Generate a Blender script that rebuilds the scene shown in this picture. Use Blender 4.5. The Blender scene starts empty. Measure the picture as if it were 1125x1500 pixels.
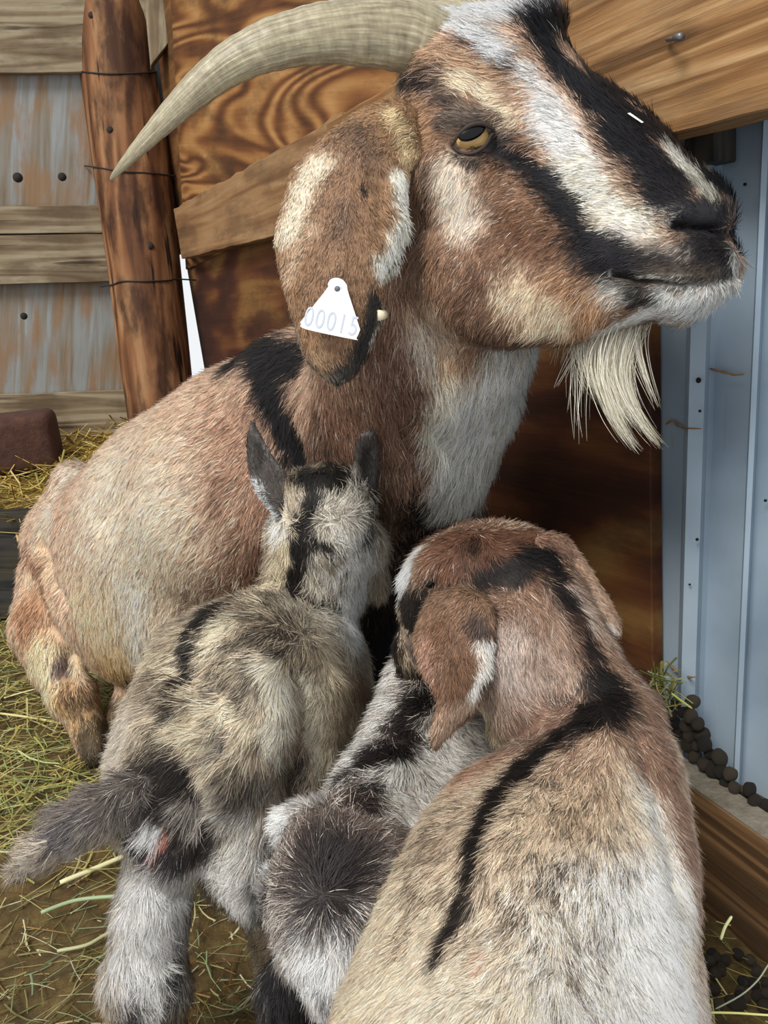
import bpy, math, random
import numpy as np
from mathutils import Vector, Matrix
from mathutils.bvhtree import BVHTree

# ------------------------------------------------------------------ camera, world, light
H = 0.70
PITCH, ROLL = math.radians(14.0), math.radians(3.66)
F = 1213.0
CX, CY = 562.5, 750.0
sc = bpy.context.scene
col = sc.collection
CAMP = np.array([0.0, 0.0, H])
FWD = np.array([0.0, math.cos(PITCH), -math.sin(PITCH)])
UP0 = np.array([0.0, math.sin(PITCH), math.cos(PITCH)])
RT0 = np.array([1.0, 0.0, 0.0])
UPV = math.cos(ROLL) * UP0 + math.sin(ROLL) * RT0
RTV = math.cos(ROLL) * RT0 - math.sin(ROLL) * UP0
cam_d = bpy.data.cameras.new('camera')
cam = bpy.data.objects.new('camera', cam_d)
col.objects.link(cam)
cam_d.sensor_fit = 'VERTICAL'
cam_d.sensor_height = 36.0
cam_d.sensor_width = 27.0
cam_d.lens = 36.0 * F / 1500.0
cam_d.clip_start = 0.02
cam.matrix_world = Matrix((
    (RTV[0], UPV[0], -FWD[0], CAMP[0]),
    (RTV[1], UPV[1], -FWD[1], CAMP[1]),
    (RTV[2], UPV[2], -FWD[2], CAMP[2]), (0, 0, 0, 1)))
sc.camera = cam

world = bpy.data.worlds.new('daylight')
sc.world = world
world.use_nodes = True
bg = world.node_tree.nodes['Background']
bg.inputs[0].default_value = (0.96, 0.98, 1.0, 1)
bg.inputs[1].default_value = 0.85

sun_d = bpy.data.lights.new('sun', 'SUN')
sun_d.energy = 2.6
sun_d.angle = math.radians(22)
sun_d.color = (1.0, 0.965, 0.90)
sun = bpy.data.objects.new('sun', sun_d)
col.objects.link(sun)
sun_dir = Vector((0.42, 0.62, -0.80))       # the way the light travels
sun.rotation_euler = sun_dir.to_track_quat('-Z', 'Y').to_euler()

sc.view_settings.view_transform = 'Standard'
sc.view_settings.look = 'None'
sc.view_settings.gamma = 1.0
sc.view_settings.use_curve_mapping = False
sc.view_settings.exposure = 0.14

# ------------------------------------------------------------------ small helpers
rng = np.random.default_rng(7)
random.seed(7)


def lin(h, k=1.0):
    h = h.lstrip('#')
    c = np.array([int(h[i:i + 2], 16) / 255.0 for i in (0, 2, 4)])
    c = np.where(c <= 0.04045, c / 12.92, ((c + 0.055) / 1.055) ** 2.4)
    return c * k


def rgba(h, k=1.0):
    c = lin(h, k)
    return (float(c[0]), float(c[1]), float(c[2]), 1.0)


def unp(px, py, D):
    px = np.asarray(px, float); py = np.asarray(py, float); D = np.asarray(D, float)
    a = (px - CX) / F; b = -(py - CY) / F
    v = FWD + a[..., None] * RTV + b[..., None] * UPV
    return CAMP + D[..., None] * v


def proj(P):
    P = np.asarray(P, float) - CAMP
    D = P @ FWD
    return CX + F * (P @ RTV) / D, CY - F * (P @ UPV) / D, D


def ray(px, py):
    return FWD + (px - CX) / F * RTV - (py - CY) / F * UPV


def on_z(px, py, z):
    r = ray(px, py)
    return CAMP + r * ((z - H) / r[2])


AZ = math.radians(27.15)
WN = np.array([math.cos(AZ), math.sin(AZ), 0.0])      # points through the right wall
WD = np.array([-math.sin(AZ), math.cos(AZ), 0.0])     # along the right wall, away
WP = 0.68


def on_w(px, py, off=0.0):
    r = ray(px, py)
    return CAMP + r * ((WP - off - CAMP @ WN) / (r @ WN))


CORN = on_w(262, 400)
BA = math.radians(75)
BE = np.array([math.sin(BA), math.cos(BA), 0.0])
BN = np.array([-math.cos(BA), math.sin(BA), 0.0])


def on_b(px, py, off=0.0):
    r = ray(px, py)
    return CAMP + r * ((CORN @ BN - off - CAMP @ BN) / (r @ BN))


def tag(o, label=None, cat=None, group=None, kind=None):
    if label: o['label'] = label
    if cat: o['category'] = cat
    if group: o['group'] = group
    if kind: o['kind'] = kind
    return o


def mesh_obj(name, V, Fc, mat=None, parent=None, smooth=False, M=None):
    me = bpy.data.meshes.new(name)
    me.from_pydata([tuple(map(float, v)) for v in V], [], [tuple(map(int, f)) for f in Fc])
    me.update()
    if mat: me.materials.append(mat)
    if smooth:
        me.polygons.foreach_set('use_smooth', [True] * len(me.polygons))
    o = bpy.data.objects.new(name, me)
    col.objects.link(o)
    if M is not None: o.matrix_world = M
    if parent: o.parent = parent
    return o


# numpy value noise -------------------------------------------------
_T = np.random.default_rng(3).random((32, 32, 32)).astype(np.float32)


def vnoise(P, scale):
    q = np.asarray(P) / scale
    i = np.floor(q).astype(np.int64)
    f = (q - i)
    f = f * f * (3 - 2 * f)
    out = 0
    for dx in (0, 1):
        for dy in (0, 1):
            for dz in (0, 1):
                w = (f[:, 0] if dx else 1 - f[:, 0]) * (f[:, 1] if dy else 1 - f[:, 1]) * (f[:, 2] if dz else 1 - f[:, 2])
                out = out + w * _T[(i[:, 0] + dx) & 31, (i[:, 1] + dy) & 31, (i[:, 2] + dz) & 31]
    return out


def fnoise(P, scale):
    return 0.6 * vnoise(P, scale) + 0.4 * vnoise(np.asarray(P) + 3.7, scale * 0.45)


def sstep(a, b, x):
    t = np.clip((x - a) / (b - a), 0, 1)
    return t * t * (3 - 2 * t)


# ------------------------------------------------------------------ materials
def new_mat(name):
    m = bpy.data.materials.new(name)
    m.use_nodes = True
    nt = m.node_tree
    return m, nt, nt.nodes['Principled BSDF']


def plain(name, h, rough=0.6, spec=0.3, metal=0.0):
    m, nt, b = new_mat(name)
    b.inputs['Base Color'].default_value = rgba(h)
    b.inputs['Roughness'].default_value = rough
    b.inputs['Specular IOR Level'].default_value = spec
    b.inputs['Metallic'].default_value = metal
    return m


def node(nt, t, **kw):
    n = nt.nodes.new(t)
    for k, v in kw.items():
        setattr(n, k, v)
    return n


def ramp(nt, stops, src):
    r = node(nt, 'ShaderNodeValToRGB')
    e = r.color_ramp.elements
    while len(e) < len(stops):
        e.new(0.5)
    for k, (p, c) in enumerate(stops):
        e[k].position = p
        e[k].color = rgba(c) if isinstance(c, str) else (c, c, c, 1)
    nt.links.new(src, r.inputs[0])
    return r.outputs[0]


def wood(name, stops, scale=(2, 18, 18), rings=7.0, ringmix=0.6, stain=None, stain_amt=0.4, bump=0.3, rough=0.75, fine=70,
         crack=None, crack_amt=0.5):
    """grain runs along the object's local X"""
    m, nt, b = new_mat(name)
    L = nt.links
    tc = node(nt, 'ShaderNodeTexCoord')
    mp = node(nt, 'ShaderNodeMapping'); mp.inputs['Scale'].default_value = scale
    L.new(tc.outputs['Object'], mp.inputs[0])
    n1 = node(nt, 'ShaderNodeTexNoise'); n1.inputs['Scale'].default_value = 1.0; n1.inputs['Detail'].default_value = 2; n1.inputs['Roughness'].default_value = 0.4
    n1.inputs['Distortion'].default_value = 0.6
    L.new(mp.outputs[0], n1.inputs['Vector'])
    mul = node(nt, 'ShaderNodeMath', operation='MULTIPLY'); mul.inputs[1].default_value = rings * 6.283
    L.new(n1.outputs[0], mul.inputs[0])
    sn = node(nt, 'ShaderNodeMath', operation='SINE'); L.new(mul.outputs[0], sn.inputs[0])
    mr = node(nt, 'ShaderNodeMapRange'); mr.inputs[1].default_value = -1; mr.inputs[2].default_value = 1
    L.new(sn.outputs[0], mr.inputs[0])
    mp2 = node(nt, 'ShaderNodeMapping'); mp2.inputs['Scale'].default_value = (4, fine, fine)
    L.new(tc.outputs['Object'], mp2.inputs[0])
    n2 = node(nt, 'ShaderNodeTexNoise'); n2.inputs['Scale'].default_value = 1.0; n2.inputs['Detail'].default_value = 6; n2.inputs['Roughness'].default_value = 0.65
    L.new(mp2.outputs[0], n2.inputs['Vector'])
    n3 = node(nt, 'ShaderNodeTexNoise'); n3.inputs['Scale'].default_value = 5.0; n3.inputs['Detail'].default_value = 4
    L.new(tc.outputs['Object'], n3.inputs['Vector'])
    mx = node(nt, 'ShaderNodeMix'); mx.inputs[0].default_value = ringmix
    L.new(n2.outputs[0], mx.inputs[2]); L.new(mr.outputs[0], mx.inputs[3])
    ad = node(nt, 'ShaderNodeMath', operation='MULTIPLY_ADD'); ad.inputs[1].default_value = 0.55; ad.inputs[2].default_value = -0.27
    L.new(n3.outputs[0], ad.inputs[0])
    sm = node(nt, 'ShaderNodeMath', operation='ADD'); L.new(mx.outputs[0], sm.inputs[0]); L.new(ad.outputs[0], sm.inputs[1])
    c = ramp(nt, stops, sm.outputs[0])
    if stain:
        n4 = node(nt, 'ShaderNodeTexNoise'); n4.inputs['Scale'].default_value = 1.0; n4.inputs['Detail'].default_value = 5; n4.inputs['Roughness'].default_value = 0.6
        mp4 = node(nt, 'ShaderNodeMapping'); mp4.inputs['Scale'].default_value = (5, 14, 14); mp4.inputs['Location'].default_value = (3, 1, 2)
        L.new(tc.outputs['Object'], mp4.inputs[0]); L.new(mp4.outputs[0], n4.inputs['Vector'])
        f = ramp(nt, [(0.48, 0.0), (0.62, stain_amt)], n4.outputs[0])
        ms = node(nt, 'ShaderNodeMix', data_type='RGBA')
        L.new(f, ms.inputs[0]); L.new(c, ms.inputs[6]); ms.inputs[7].default_value = rgba(stain)
        c = ms.outputs[2]
    if crack:
        n5 = node(nt, 'ShaderNodeTexNoise'); n5.inputs['Scale'].default_value = 1.0; n5.inputs['Detail'].default_value = 3
        mp5 = node(nt, 'ShaderNodeMapping'); mp5.inputs['Scale'].default_value = (3.5, 42, 42)
        L.new(tc.outputs['Object'], mp5.inputs[0]); L.new(mp5.outputs[0], n5.inputs['Vector'])
        f = ramp(nt, [(0.32, crack_amt), (0.385, 0.0)], n5.outputs[0])
        ms = node(nt, 'ShaderNodeMix', data_type='RGBA')
        L.new(f, ms.inputs[0]); L.new(c, ms.inputs[6]); ms.inputs[7].default_value = rgba(crack)
        c = ms.outputs[2]
    L.new(c, b.inputs['Base Color'])
    b.inputs['Roughness'].default_value = rough
    b.inputs['Specular IOR Level'].default_value = 0.25
    bp = node(nt, 'ShaderNodeBump'); bp.inputs['Strength'].default_value = bump; bp.inputs['Distance'].default_value = 0.004
    L.new(n2.outputs[0], bp.inputs['Height']); L.new(bp.outputs[0], b.inputs['Normal'])
    return m


def attr_mat(name, rough=0.8, normal_attr=None, spec=0.15, attr='Col', sheen=0.0):
    m, nt, b = new_mat(name)
    a = node(nt, 'ShaderNodeAttribute'); a.attribute_name = attr
    nt.links.new(a.outputs['Color'], b.inputs['Base Color'])
    b.inputs['Roughness'].default_value = rough
    b.inputs['Specular IOR Level'].default_value = spec
    if normal_attr:
        n = node(nt, 'ShaderNodeAttribute'); n.attribute_name = normal_attr
        nt.links.new(n.outputs['Vector'], b.inputs['Normal'])
    return m


M_SKIN = attr_mat('coat_skin', 0.85)
M_FUR = attr_mat('coat_hair', 0.55, 'sn', spec=0.22)
M_STRAW = attr_mat('straw', 0.6, spec=0.3)
M_PLY = wood('plywood', [(0.05, '#3f2617'), (0.34, '#6e4526'), (0.62, '#8f6337'), (0.92, '#ad8352')], scale=(1.2, 4.6, 1.0), rings=15.0, ringmix=0.6,
             stain='#3d2a1d', stain_amt=0.55, fine=60)
M_PLY2 = wood('plywood_red', [(0.05, '#25150f'), (0.4, '#4a2819'), (0.62, '#633d20'), (0.95, '#846338')], scale=(1.9, 6.0, 1.0), rings=3.0, ringmix=0.6,
              stain='#2c1c14', stain_amt=0.6, fine=60)
M_PLANK = wood('plank_golden', [(0.12, '#5c3f25'), (0.36, '#86603a'), (0.6, '#a57e53'), (0.9, '#c6a77e')], scale=(1.4, 30, 30), rings=4.0, ringmix=0.32,
               stain='#6b5641', stain_amt=0.55, fine=110, bump=0.6, crack='#3a2312', crack_amt=0.6)
M_PLANKD = wood('plank_brown', [(0.1, '#5b402a'), (0.4, '#7d5c3d'), (0.62, '#92704d'), (0.95, '#a58765')], scale=(1.4, 20, 20), rings=3.0, ringmix=0.4,
                stain='#4f3b29', stain_amt=0.5, fine=90)
M_GREY = wood('grey_board', [(0.1, '#5d5040'), (0.4, '#85745c'), (0.62, '#978a72'), (0.95, '#aca08a')], scale=(1.5, 22, 22), rings=4.0, ringmix=0.4,
              stain='#53422f', stain_amt=0.6, fine=80, crack='#2b211a', crack_amt=0.8)
M_BLUEPLY = wood('weathered_plywood', [(0.15, '#6a5c4c'), (0.4, '#857d70'), (0.6, '#8a8c8a'), (0.9, '#9ea3a6')], scale=(2.2, 30, 10), rings=3.0, ringmix=0.3,
                 stain='#8f6d4c', stain_amt=0.75, fine=60)
M_POST = wood('round_post', [(0.1, '#3a2114'), (0.4, '#69442a'), (0.62, '#82593a'), (0.95, '#a17d58')], scale=(1.6, 14, 14), rings=3.0, ringmix=0.45,
              stain='#2a140b', stain_amt=0.8, fine=60, crack='#160b06', crack_amt=0.95)
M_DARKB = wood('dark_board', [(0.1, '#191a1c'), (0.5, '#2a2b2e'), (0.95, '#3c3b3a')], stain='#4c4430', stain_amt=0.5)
M_SILL = wood('sill_board', [(0.1, '#3d2b1b'), (0.4, '#5b432b'), (0.62, '#735538'), (0.95, '#8b6c4a')], scale=(0.9, 30, 30), rings=6.0, ringmix=0.5,
              stain='#5a4a38', stain_amt=0.5, fine=70, bump=0.5)
M_DUST = plain('dust', '#8a8378', 0.9)
M_WIRE = plain('old_wire', '#3a3836', 0.5, metal=0.6)
M_NAIL = plain('nail_metal', '#6e7073', 0.4, metal=0.6)
M_RUST = plain('rust', '#8a6844', 0.8)


def metal_sheet_mat():
    m, nt, b = new_mat('painted_sheet_metal')
    tc = node(nt, 'ShaderNodeTexCoord')
    n = node(nt, 'ShaderNodeTexNoise'); n.inputs['Scale'].default_value = 6; n.inputs['Detail'].default_value = 5
    nt.links.new(tc.outputs['Object'], n.inputs['Vector'])
    c = ramp(nt, [(0.3, '#7f909f'), (0.5, '#92a3b2'), (0.7, '#a0afbc')], n.outputs[0])
    mp = node(nt, 'ShaderNodeMapping'); mp.inputs['Scale'].default_value = (60, 60, 9)
    nt.links.new(tc.outputs['Object'], mp.inputs[0])
    n2 = node(nt, 'ShaderNodeTexNoise'); n2.inputs['Scale'].default_value = 1; n2.inputs['Detail'].default_value = 4
    nt.links.new(mp.outputs[0], n2.inputs['Vector'])
    f = ramp(nt, [(0.66, 0.0), (0.74, 0.5)], n2.outputs[0])
    mx = node(nt, 'ShaderNodeMix', data_type='RGBA')
    nt.links.new(f, mx.inputs[0]); nt.links.new(c, mx.inputs[6]); mx.inputs[7].default_value = rgba('#8a8272')
    nt.links.new(mx.outputs[2], b.inputs['Base Color'])
    b.inputs['Roughness'].default_value = 0.45
    b.inputs['Specular IOR Level'].default_value = 0.4
    return m


M_METAL = metal_sheet_mat()


# ------------------------------------------------------------------ setting
def slab(name, P4, thick_vec, mat, grain='u', parent=None, jag=0.0, seg=24, M=None):
    """P4: four world corners (tl, tr, br, bl) of the visible face; extruded by thick_vec. The long rough edges wander by jag metres."""
    P4 = [np.asarray(p, float) for p in P4]
    u = (P4[1] - P4[0]) + (P4[2] - P4[3]); v = (P4[3] - P4[0]) + (P4[2] - P4[1])
    if grain == 'v': u, v = v, u
    X = u / np.linalg.norm(u)
    Z = np.asarray(thick_vec, float); Z = Z / np.linalg.norm(Z)
    Y = np.cross(Z, X); Y /= np.linalg.norm(Y)
    X = np.cross(Y, Z)
    R = np.array([X, Y, Z])
    O = P4[0]
    top = [P4[0] + (P4[1] - P4[0]) * k / seg for k in range(seg + 1)]
    bot = [P4[3] + (P4[2] - P4[3]) * k / seg for k in range(seg + 1)]
    if jag:
        vv = (P4[3] - P4[0]); vv /= np.linalg.norm(vv)
        jt = vnoise(np.array(top) + 11, 0.05) - .5; jb = vnoise(np.array(bot) + 23, 0.06) - .5
        top = [t + vv * jag * 2 * j for t, j in zip(top, jt)]
        bot = [t + vv * jag * 2 * j for t, j in zip(bot, jb)]
    V = []
    for a, b in zip(top, bot):
        V += [a, b, a + thick_vec, b + thick_vec]
    Fc = []
    for k in range(seg):
        a = 4 * k; b = a + 4
        Fc += [(a, b, b + 1, a + 1), (a + 2, a + 3, b + 3, b + 2), (a, a + 2, b + 2, b), (a + 1, b + 1, b + 3, a + 3)]
    e = 4 * seg
    Fc += [(0, 1, 3, 2), (e, e + 2, e + 3, e + 1)]
    Vl = (np.array(V) - O) @ R.T
    Mx = Matrix(((X[0], Y[0], Z[0], O[0]), (X[1], Y[1], Z[1], O[1]), (X[2], Y[2], Z[2], O[2]), (0, 0, 0, 1)))
    o = mesh_obj(name, Vl, Fc, mat, parent, M=Mx)
    bv = o.modifiers.new('bevel', 'BEVEL'); bv.width = 0.0015; bv.segments = 1; bv.limit_method = 'ANGLE'
    import bmesh
    bm = bmesh.new(); bm.from_mesh(o.data); bmesh.ops.recalc_face_normals(bm, faces=bm.faces); bm.to_mesh(o.data); bm.free()
    return o


def tube(name, pts, rad, mat, parent=None, sides=8, smooth=True):
    pts = [np.asarray(p, float) for p in pts]
    if np.isscalar(rad): rad = [rad] * len(pts)
    V, Fc = [], []
    ref = np.array([0.13, 0.31, 0.94])
    for k, p in enumerate(pts):
        d = pts[min(k + 1, len(pts) - 1)] - pts[max(k - 1, 0)]; d /= np.linalg.norm(d)
        a = np.cross(d, ref); a /= np.linalg.norm(a); b = np.cross(d, a)
        for s in range(sides):
            t = 2 * math.pi * s / sides
            V.append(p + rad[k] * (math.cos(t) * a + math.sin(t) * b))
    n = len(pts)
    for k in range(n - 1):
        for s in range(sides):
            s2 = (s + 1) % sides
            Fc.append((k * sides + s, k * sides + s2, (k + 1) * sides + s2, (k + 1) * sides + s))
    Fc.append(tuple(range(sides))[::-1]); Fc.append(tuple((n - 1) * sides + s for s in range(sides)))
    return mesh_obj(name, V, Fc, mat, parent, smooth)


def catmull(pts, n=8, closed=False):
    P = np.asarray(pts, float); N = len(P); out = []
    for i in range(N if closed else N - 1):
        if closed:
            p0, p1, p2, p3 = P[(i - 1) % N], P[i], P[(i + 1) % N], P[(i + 2) % N]
        else:
            p0, p1, p2, p3 = P[max(i - 1, 0)], P[i], P[i + 1], P[min(i + 2, N - 1)]
        for k in range(n):
            t = k / n
            out.append(0.5 * ((2 * p1) + (-p0 + p2) * t + (2 * p0 - 5 * p1 + 4 * p2 - p3) * t * t + (-p0 + 3 * p1 - 3 * p2 + p3) * t ** 3))
    if not closed: out.append(P[-1])
    return np.array(out)


# floor: trodden bedding
def terrain(name, x0, x1, y0, y1, zf, nx, ny, mat):
    xs = np.linspace(x0, x1, nx); ys = np.linspace(y0, y1, ny)
    X, Y = np.meshgrid(xs, ys, indexing='ij')
    P = np.stack([X.ravel(), Y.ravel(), np.zeros(X.size)], 1)
    P[:, 2] = zf(P)
    idx = np.arange(nx * ny).reshape(nx, ny)
    Fc = np.stack([idx[:-1, :-1].ravel(), idx[1:, :-1].ravel(), idx[1:, 1:].ravel(), idx[:-1, 1:].ravel()], 1)
    return mesh_obj(name, P, Fc, mat, smooth=True)


def dirt_mat(name, stops, jitter=False):
    m, nt, b = new_mat(name)
    tc = node(nt, 'ShaderNodeTexCoord')
    n = node(nt, 'ShaderNodeTexNoise'); n.inputs['Scale'].default_value = 28; n.inputs['Detail'].default_value = 8; n.inputs['Roughness'].default_value = 0.7
    nt.links.new(tc.outputs['Object'], n.inputs['Vector'])
    nt.links.new(ramp(nt, stops, n.outputs[0]), b.inputs['Base Color'])
    b.inputs['Roughness'].default_value = 0.9
    if jitter:
        oi = node(nt, 'ShaderNodeObjectInfo')
        mr = node(nt, 'ShaderNodeMapRange'); mr.inputs[3].default_value = 0.6; mr.inputs[4].default_value = 3.6
        nt.links.new(oi.outputs['Random'], mr.inputs[0])
        mm = node(nt, 'ShaderNodeVectorMath', operation='SCALE')
        nt.links.new(b.inputs['Base Color'].links[0].from_socket, mm.inputs[0]); nt.links.new(mr.outputs[0], mm.inputs['Scale'])
        nt.links.new(mm.outputs[0], b.inputs['Base Color'])
    bp = node(nt, 'ShaderNodeBump'); bp.inputs['Strength'].default_value = 0.8; bp.inputs['Distance'].default_value = 0.01
    nt.links.new(n.outputs[0], bp.inputs['Height']); nt.links.new(bp.outputs[0], b.inputs['Normal'])
    return m


M_DIRT = dirt_mat('trodden_dirt', [(0.3, '#33270f'), (0.5, '#574521'), (0.7, '#776338')])


def floor_z(P):
    return (fnoise(P * [1, 1, 0], 0.09) - 0.5) * 0.03 + (fnoise(P * [1, 1, 0] + 5, 0.02) - 0.5) * 0.008


fl = terrain('floor', -2.6, 1.4, 0.2, 3.6, floor_z, 260, 220, M_DIRT); tag(fl, kind='structure')

# back wall
bt = BN * 0.025
ZUP = np.array([0, 0, 1.0])
def bslab(name, x0, y0, x1, y1, off, mat, grain='u', y0r=None, y1r=None, jag=0.0, th=0.022):
    y0r = y0 if y0r is None else y0r; y1r = y1 if y1r is None else y1r
    return slab(name, [on_b(x0, y0, off), on_b(x1, y0r, off), on_b(x1, y1r, off), on_b(x0, y1, off)], BN * th, mat, grain, jag=jag)


w = bslab('wall_back', -900, -500, 243, 1000, 0.0, M_BLUEPLY, 'v', y0r=-500, y1r=1000); tag(w, kind='structure')
o = bslab('plank', -900, -150, 245, 108, 0.03, M_GREY, y0r=-150, y1r=106, jag=0.003)
tag(o, 'grey weathered board at the very top of the back wall left of the post', 'plank', 'boards nailed across the back wall')
o = bslab('plank', -900, 312, 245, 350, 0.03, M_GREY, y0r=298, y1r=341, jag=0.003)
tag(o, 'narrow grey brown board in the middle of the back wall, upper of a touching pair', 'plank', 'boards nailed across the back wall')
o = bslab('plank', -900, 352, 245, 442, 0.032, M_GREY, y0r=343, y1r=410, jag=0.003)
tag(o, 'wider grey board in the middle of the back wall, lower of a touching pair', 'plank', 'boards nailed across the back wall')
o = bslab('plank', -900, 618, 245, 700, 0.03, M_GREY, y0r=568, y1r=660, jag=0.003)
tag(o, 'grey board at the foot of the back wall just above the straw', 'plank', 'boards nailed across the back wall')
# knot holes in the weathered plywood
M_KNOT = plain('dark_knot', '#2d2824', 0.9)

# right wall: sheet metal, plywood over it, planks over that
prof = [(700, -0.02), (1000, -0.02), (1003, 0.002), (1006, 0.010), (1028, 0.002), (1034, -0.012), (1042, -0.02), (1093, -0.02), (1095, -0.004), (1103, -0.008),
        (1107, -0.026), (1210, -0.026), (1216, -0.006), (1240, -0.006), (1250, -0.03), (1600, -0.03)]
V, Fc = [], []
for px, off in prof:
    p = on_w(px, 700, off)
    V += [(p[0], p[1], -0.05), (p[0], p[1], 1.25)]
for k in range(len(prof) - 1):
    Fc.append((2 * k, 2 * k + 2, 2 * k + 3, 2 * k + 1))
mw = mesh_obj('wall_right', V, Fc, M_METAL); tag(mw, kind='structure')
so = mw.modifiers.new('solid', 'SOLIDIFY'); so.thickness = 0.002; so.offset = -1

def wslab(name, pts, off, th, mat, grain='u', jag=0.0):
    return slab(name, [on_w(x, y, off) for x, y in pts], WN * th, mat, grain, jag=jag)

o = wslab('plywood_sheet', [(195, -60), (946, -60), (957, 1120), (400, 1120)], 0.0, 0.018, M_PLY2, 'u')
tag(o, 'reddish plywood sheet lining the wall behind the doe, ending at the metal', 'plywood sheet')
o = wslab('plywood_sheet', [(232, -320), (800, -320), (720, 180), (272, 395)], 0.006, 0.006, M_PLY, 'u')
tag(o, 'plywood sheet with bold swirling grain below the doe horn', 'plywood sheet')
o = wslab('plank', [(254, 306), (500, 166), (500, 322), (266, 379)], 0.04, 0.036, M_PLANKD, jag=0.004)
tag(o, 'brown plank on the plywood running from the post to behind the doe ear', 'plank', 'planks nailed to the plywood')
o = wslab('plank', [(478, 183), (1400, -374), (1400, 90), (480, 326)], 0.062, 0.04, M_PLANK, jag=0.003)
tag(o, 'thick golden brown plank behind the doe head with a nail in it', 'plank', 'planks nailed to the plywood')
# added dark boards stand in for the shade behind post and under plank
o = slab('corner_shade_board', [on_b(218, -200, 0.05), on_b(256, -200, 0.05), on_b(270, 372, 0.05), on_b(232, 372, 0.05)], BN * 0.03, M_DARKB, 'v')
tag(o, 'added dark board for the shade in the corner between round post and plywood', 'dark filler')
o = wslab('gap_shade_block', [(1000, 120), (1046, 110), (1047, 236), (1002, 246)], 0.018, 0.03, M_DARKB, 'v')
tag(o, 'added dark block for the shaded gap under the golden plank beside the doe nose', 'block')
o = slab('brace', [on_b(207, -60, 0.16), on_b(300, -60, 0.16), on_b(292, 5, 0.16), on_b(221, 96, 0.16)], BN * 0.05, M_GREY, 'v')
tag(o, 'short grey slanting brace at the top right of the round post', 'brace')

# round post
ps = []
for k in range(30):
    t = k / 29
    ps.append((156 + (260 - 156) * t, -60 + 850 * t, 60 - 14 * t))
V = []; S = 36
for k, (px, py, r) in enumerate(ps):
    D = 2.35
    c = unp(px, py, D); rm = r * D / F
    for s in range(S):
        a = 2 * math.pi * s / S
        q = np.array([math.cos(a), math.sin(a), 0.0])
        rr = rm * (1 + 0.05 * (float(vnoise(np.array([[q[0] * .6 + 4, q[1] * .6, c[2] * 1.5]]), 0.25)[0]) - .5))
        V.append(c + q * rr)
Fc = [(k * S + s, k * S + (s + 1) % S, (k + 1) * S + (s + 1) % S, (k + 1) * S + s) for k in range(29) for s in range(S)]
Fc += [tuple(range(S)), tuple(29 * S + s for s in range(S))[::-1]]
Vn = np.array(V); O = Vn.mean(0); ax = unp(156, -60, 2.35) - unp(250, 790, 2.35); ax /= np.linalg.norm(ax)
Y = np.cross([1, 0, 0], ax); Y /= np.linalg.norm(Y); Z = np.cross(ax, Y)
Mx = Matrix(((ax[0], Y[0], Z[0], O[0]), (ax[1], Y[1], Z[1], O[1]), (ax[2], Y[2], Z[2], O[2]), (0, 0, 0, 1)))
post = mesh_obj('wooden_post', (Vn - O) @ np.array([ax, Y, Z]).T, Fc, M_POST, smooth=True, M=Mx)
tag(post, 'thick round reddish brown wooden post in the corner with wire around it', 'post')
pbvh = BVHTree.FromPolygons(Vn.tolist(), [list(f) for f in Fc])
def post_hit(x, y, lift=0.0):
    r = ray(x, y); r = r / np.linalg.norm(r)
    l, n_, i_, d_ = pbvh.ray_cast(Vector(CAMP), Vector(r))
    if l is None: return unp(x, y, 2.36)
    return np.array(l) - r * lift
for (pts, lab) in (([(104, 102), (120, 105), (140, 107), (170, 108), (205, 107), (222, 106), (245, 103)], 'thin dark wire round the post, topmost of the three'),
                   ([(124, 243), (140, 245), (165, 249), (190, 252), (225, 254), (240, 256), (262, 258)], 'thin dark wire round the post behind the horn tip'),
                   ([(148, 420), (165, 417), (180, 412), (215, 412), (245, 411), (260, 409), (298, 411)], 'thin dark wire round the post, lowest of the three')):
    P = [post_hit(x, y, 0.003) for k, (x, y) in enumerate(pts)]
    o = tube('wire', catmull(P, 5), 0.0022, M_WIRE); tag(o, lab, 'wire', 'wires tied round the post')

# dark ledge with straw heap behind at left
LD = on_z(20, 905, 0.0)
ld = LD[1]
def at_y(px, py, Y):
    r = ray(px, py); return CAMP + r * (Y / r[1])
o = slab('ledge_board', [at_y(-900, 768, ld), at_y(260, 745, ld), at_y(260, 830, ld), at_y(-900, 842, ld)], np.array([0, 0.04, 0]), M_DARKB)
tag(o, 'black board holding back the straw behind the doe rump', 'board')
o = slab('ledge_board', [at_y(-900, 846, ld - .03), at_y(260, 836, ld - .03), at_y(260, 900, ld - .03), at_y(-900, 925, ld - .03)], np.array([0, 0.04, 0]), M_DARKB, jag=0.004)
tag(o, 'lower dark dirty board at floor level behind the doe hind leg', 'board')
zt = at_y(0, 762, ld)[2]
bw = on_b(60, 600)
def pile_z(P):
    t = np.clip((P[:, 1] - ld) / (on_b(60, 640)[1] - ld), 0, 1.2)
    zw = on_b(100, 640)[2]
    return zt - 0.01 + (zw - zt) * t ** 0.8 + (fnoise(P * [1, 1, 0], 0.12) - 0.5) * 0.07
M_DIRT2 = dirt_mat('straw_bed', [(0.3, '#4a3a17'), (0.5, '#77602c'), (0.7, '#9a8248')])
pile = terrain('straw_bed', -2.4, -0.35, ld + .02, ld + 1.1, pile_z, 90, 60, M_DIRT2)
tag(pile, 'heaped bedding under the yellow straw behind the black board', 'bedding', kind='stuff')
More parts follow.
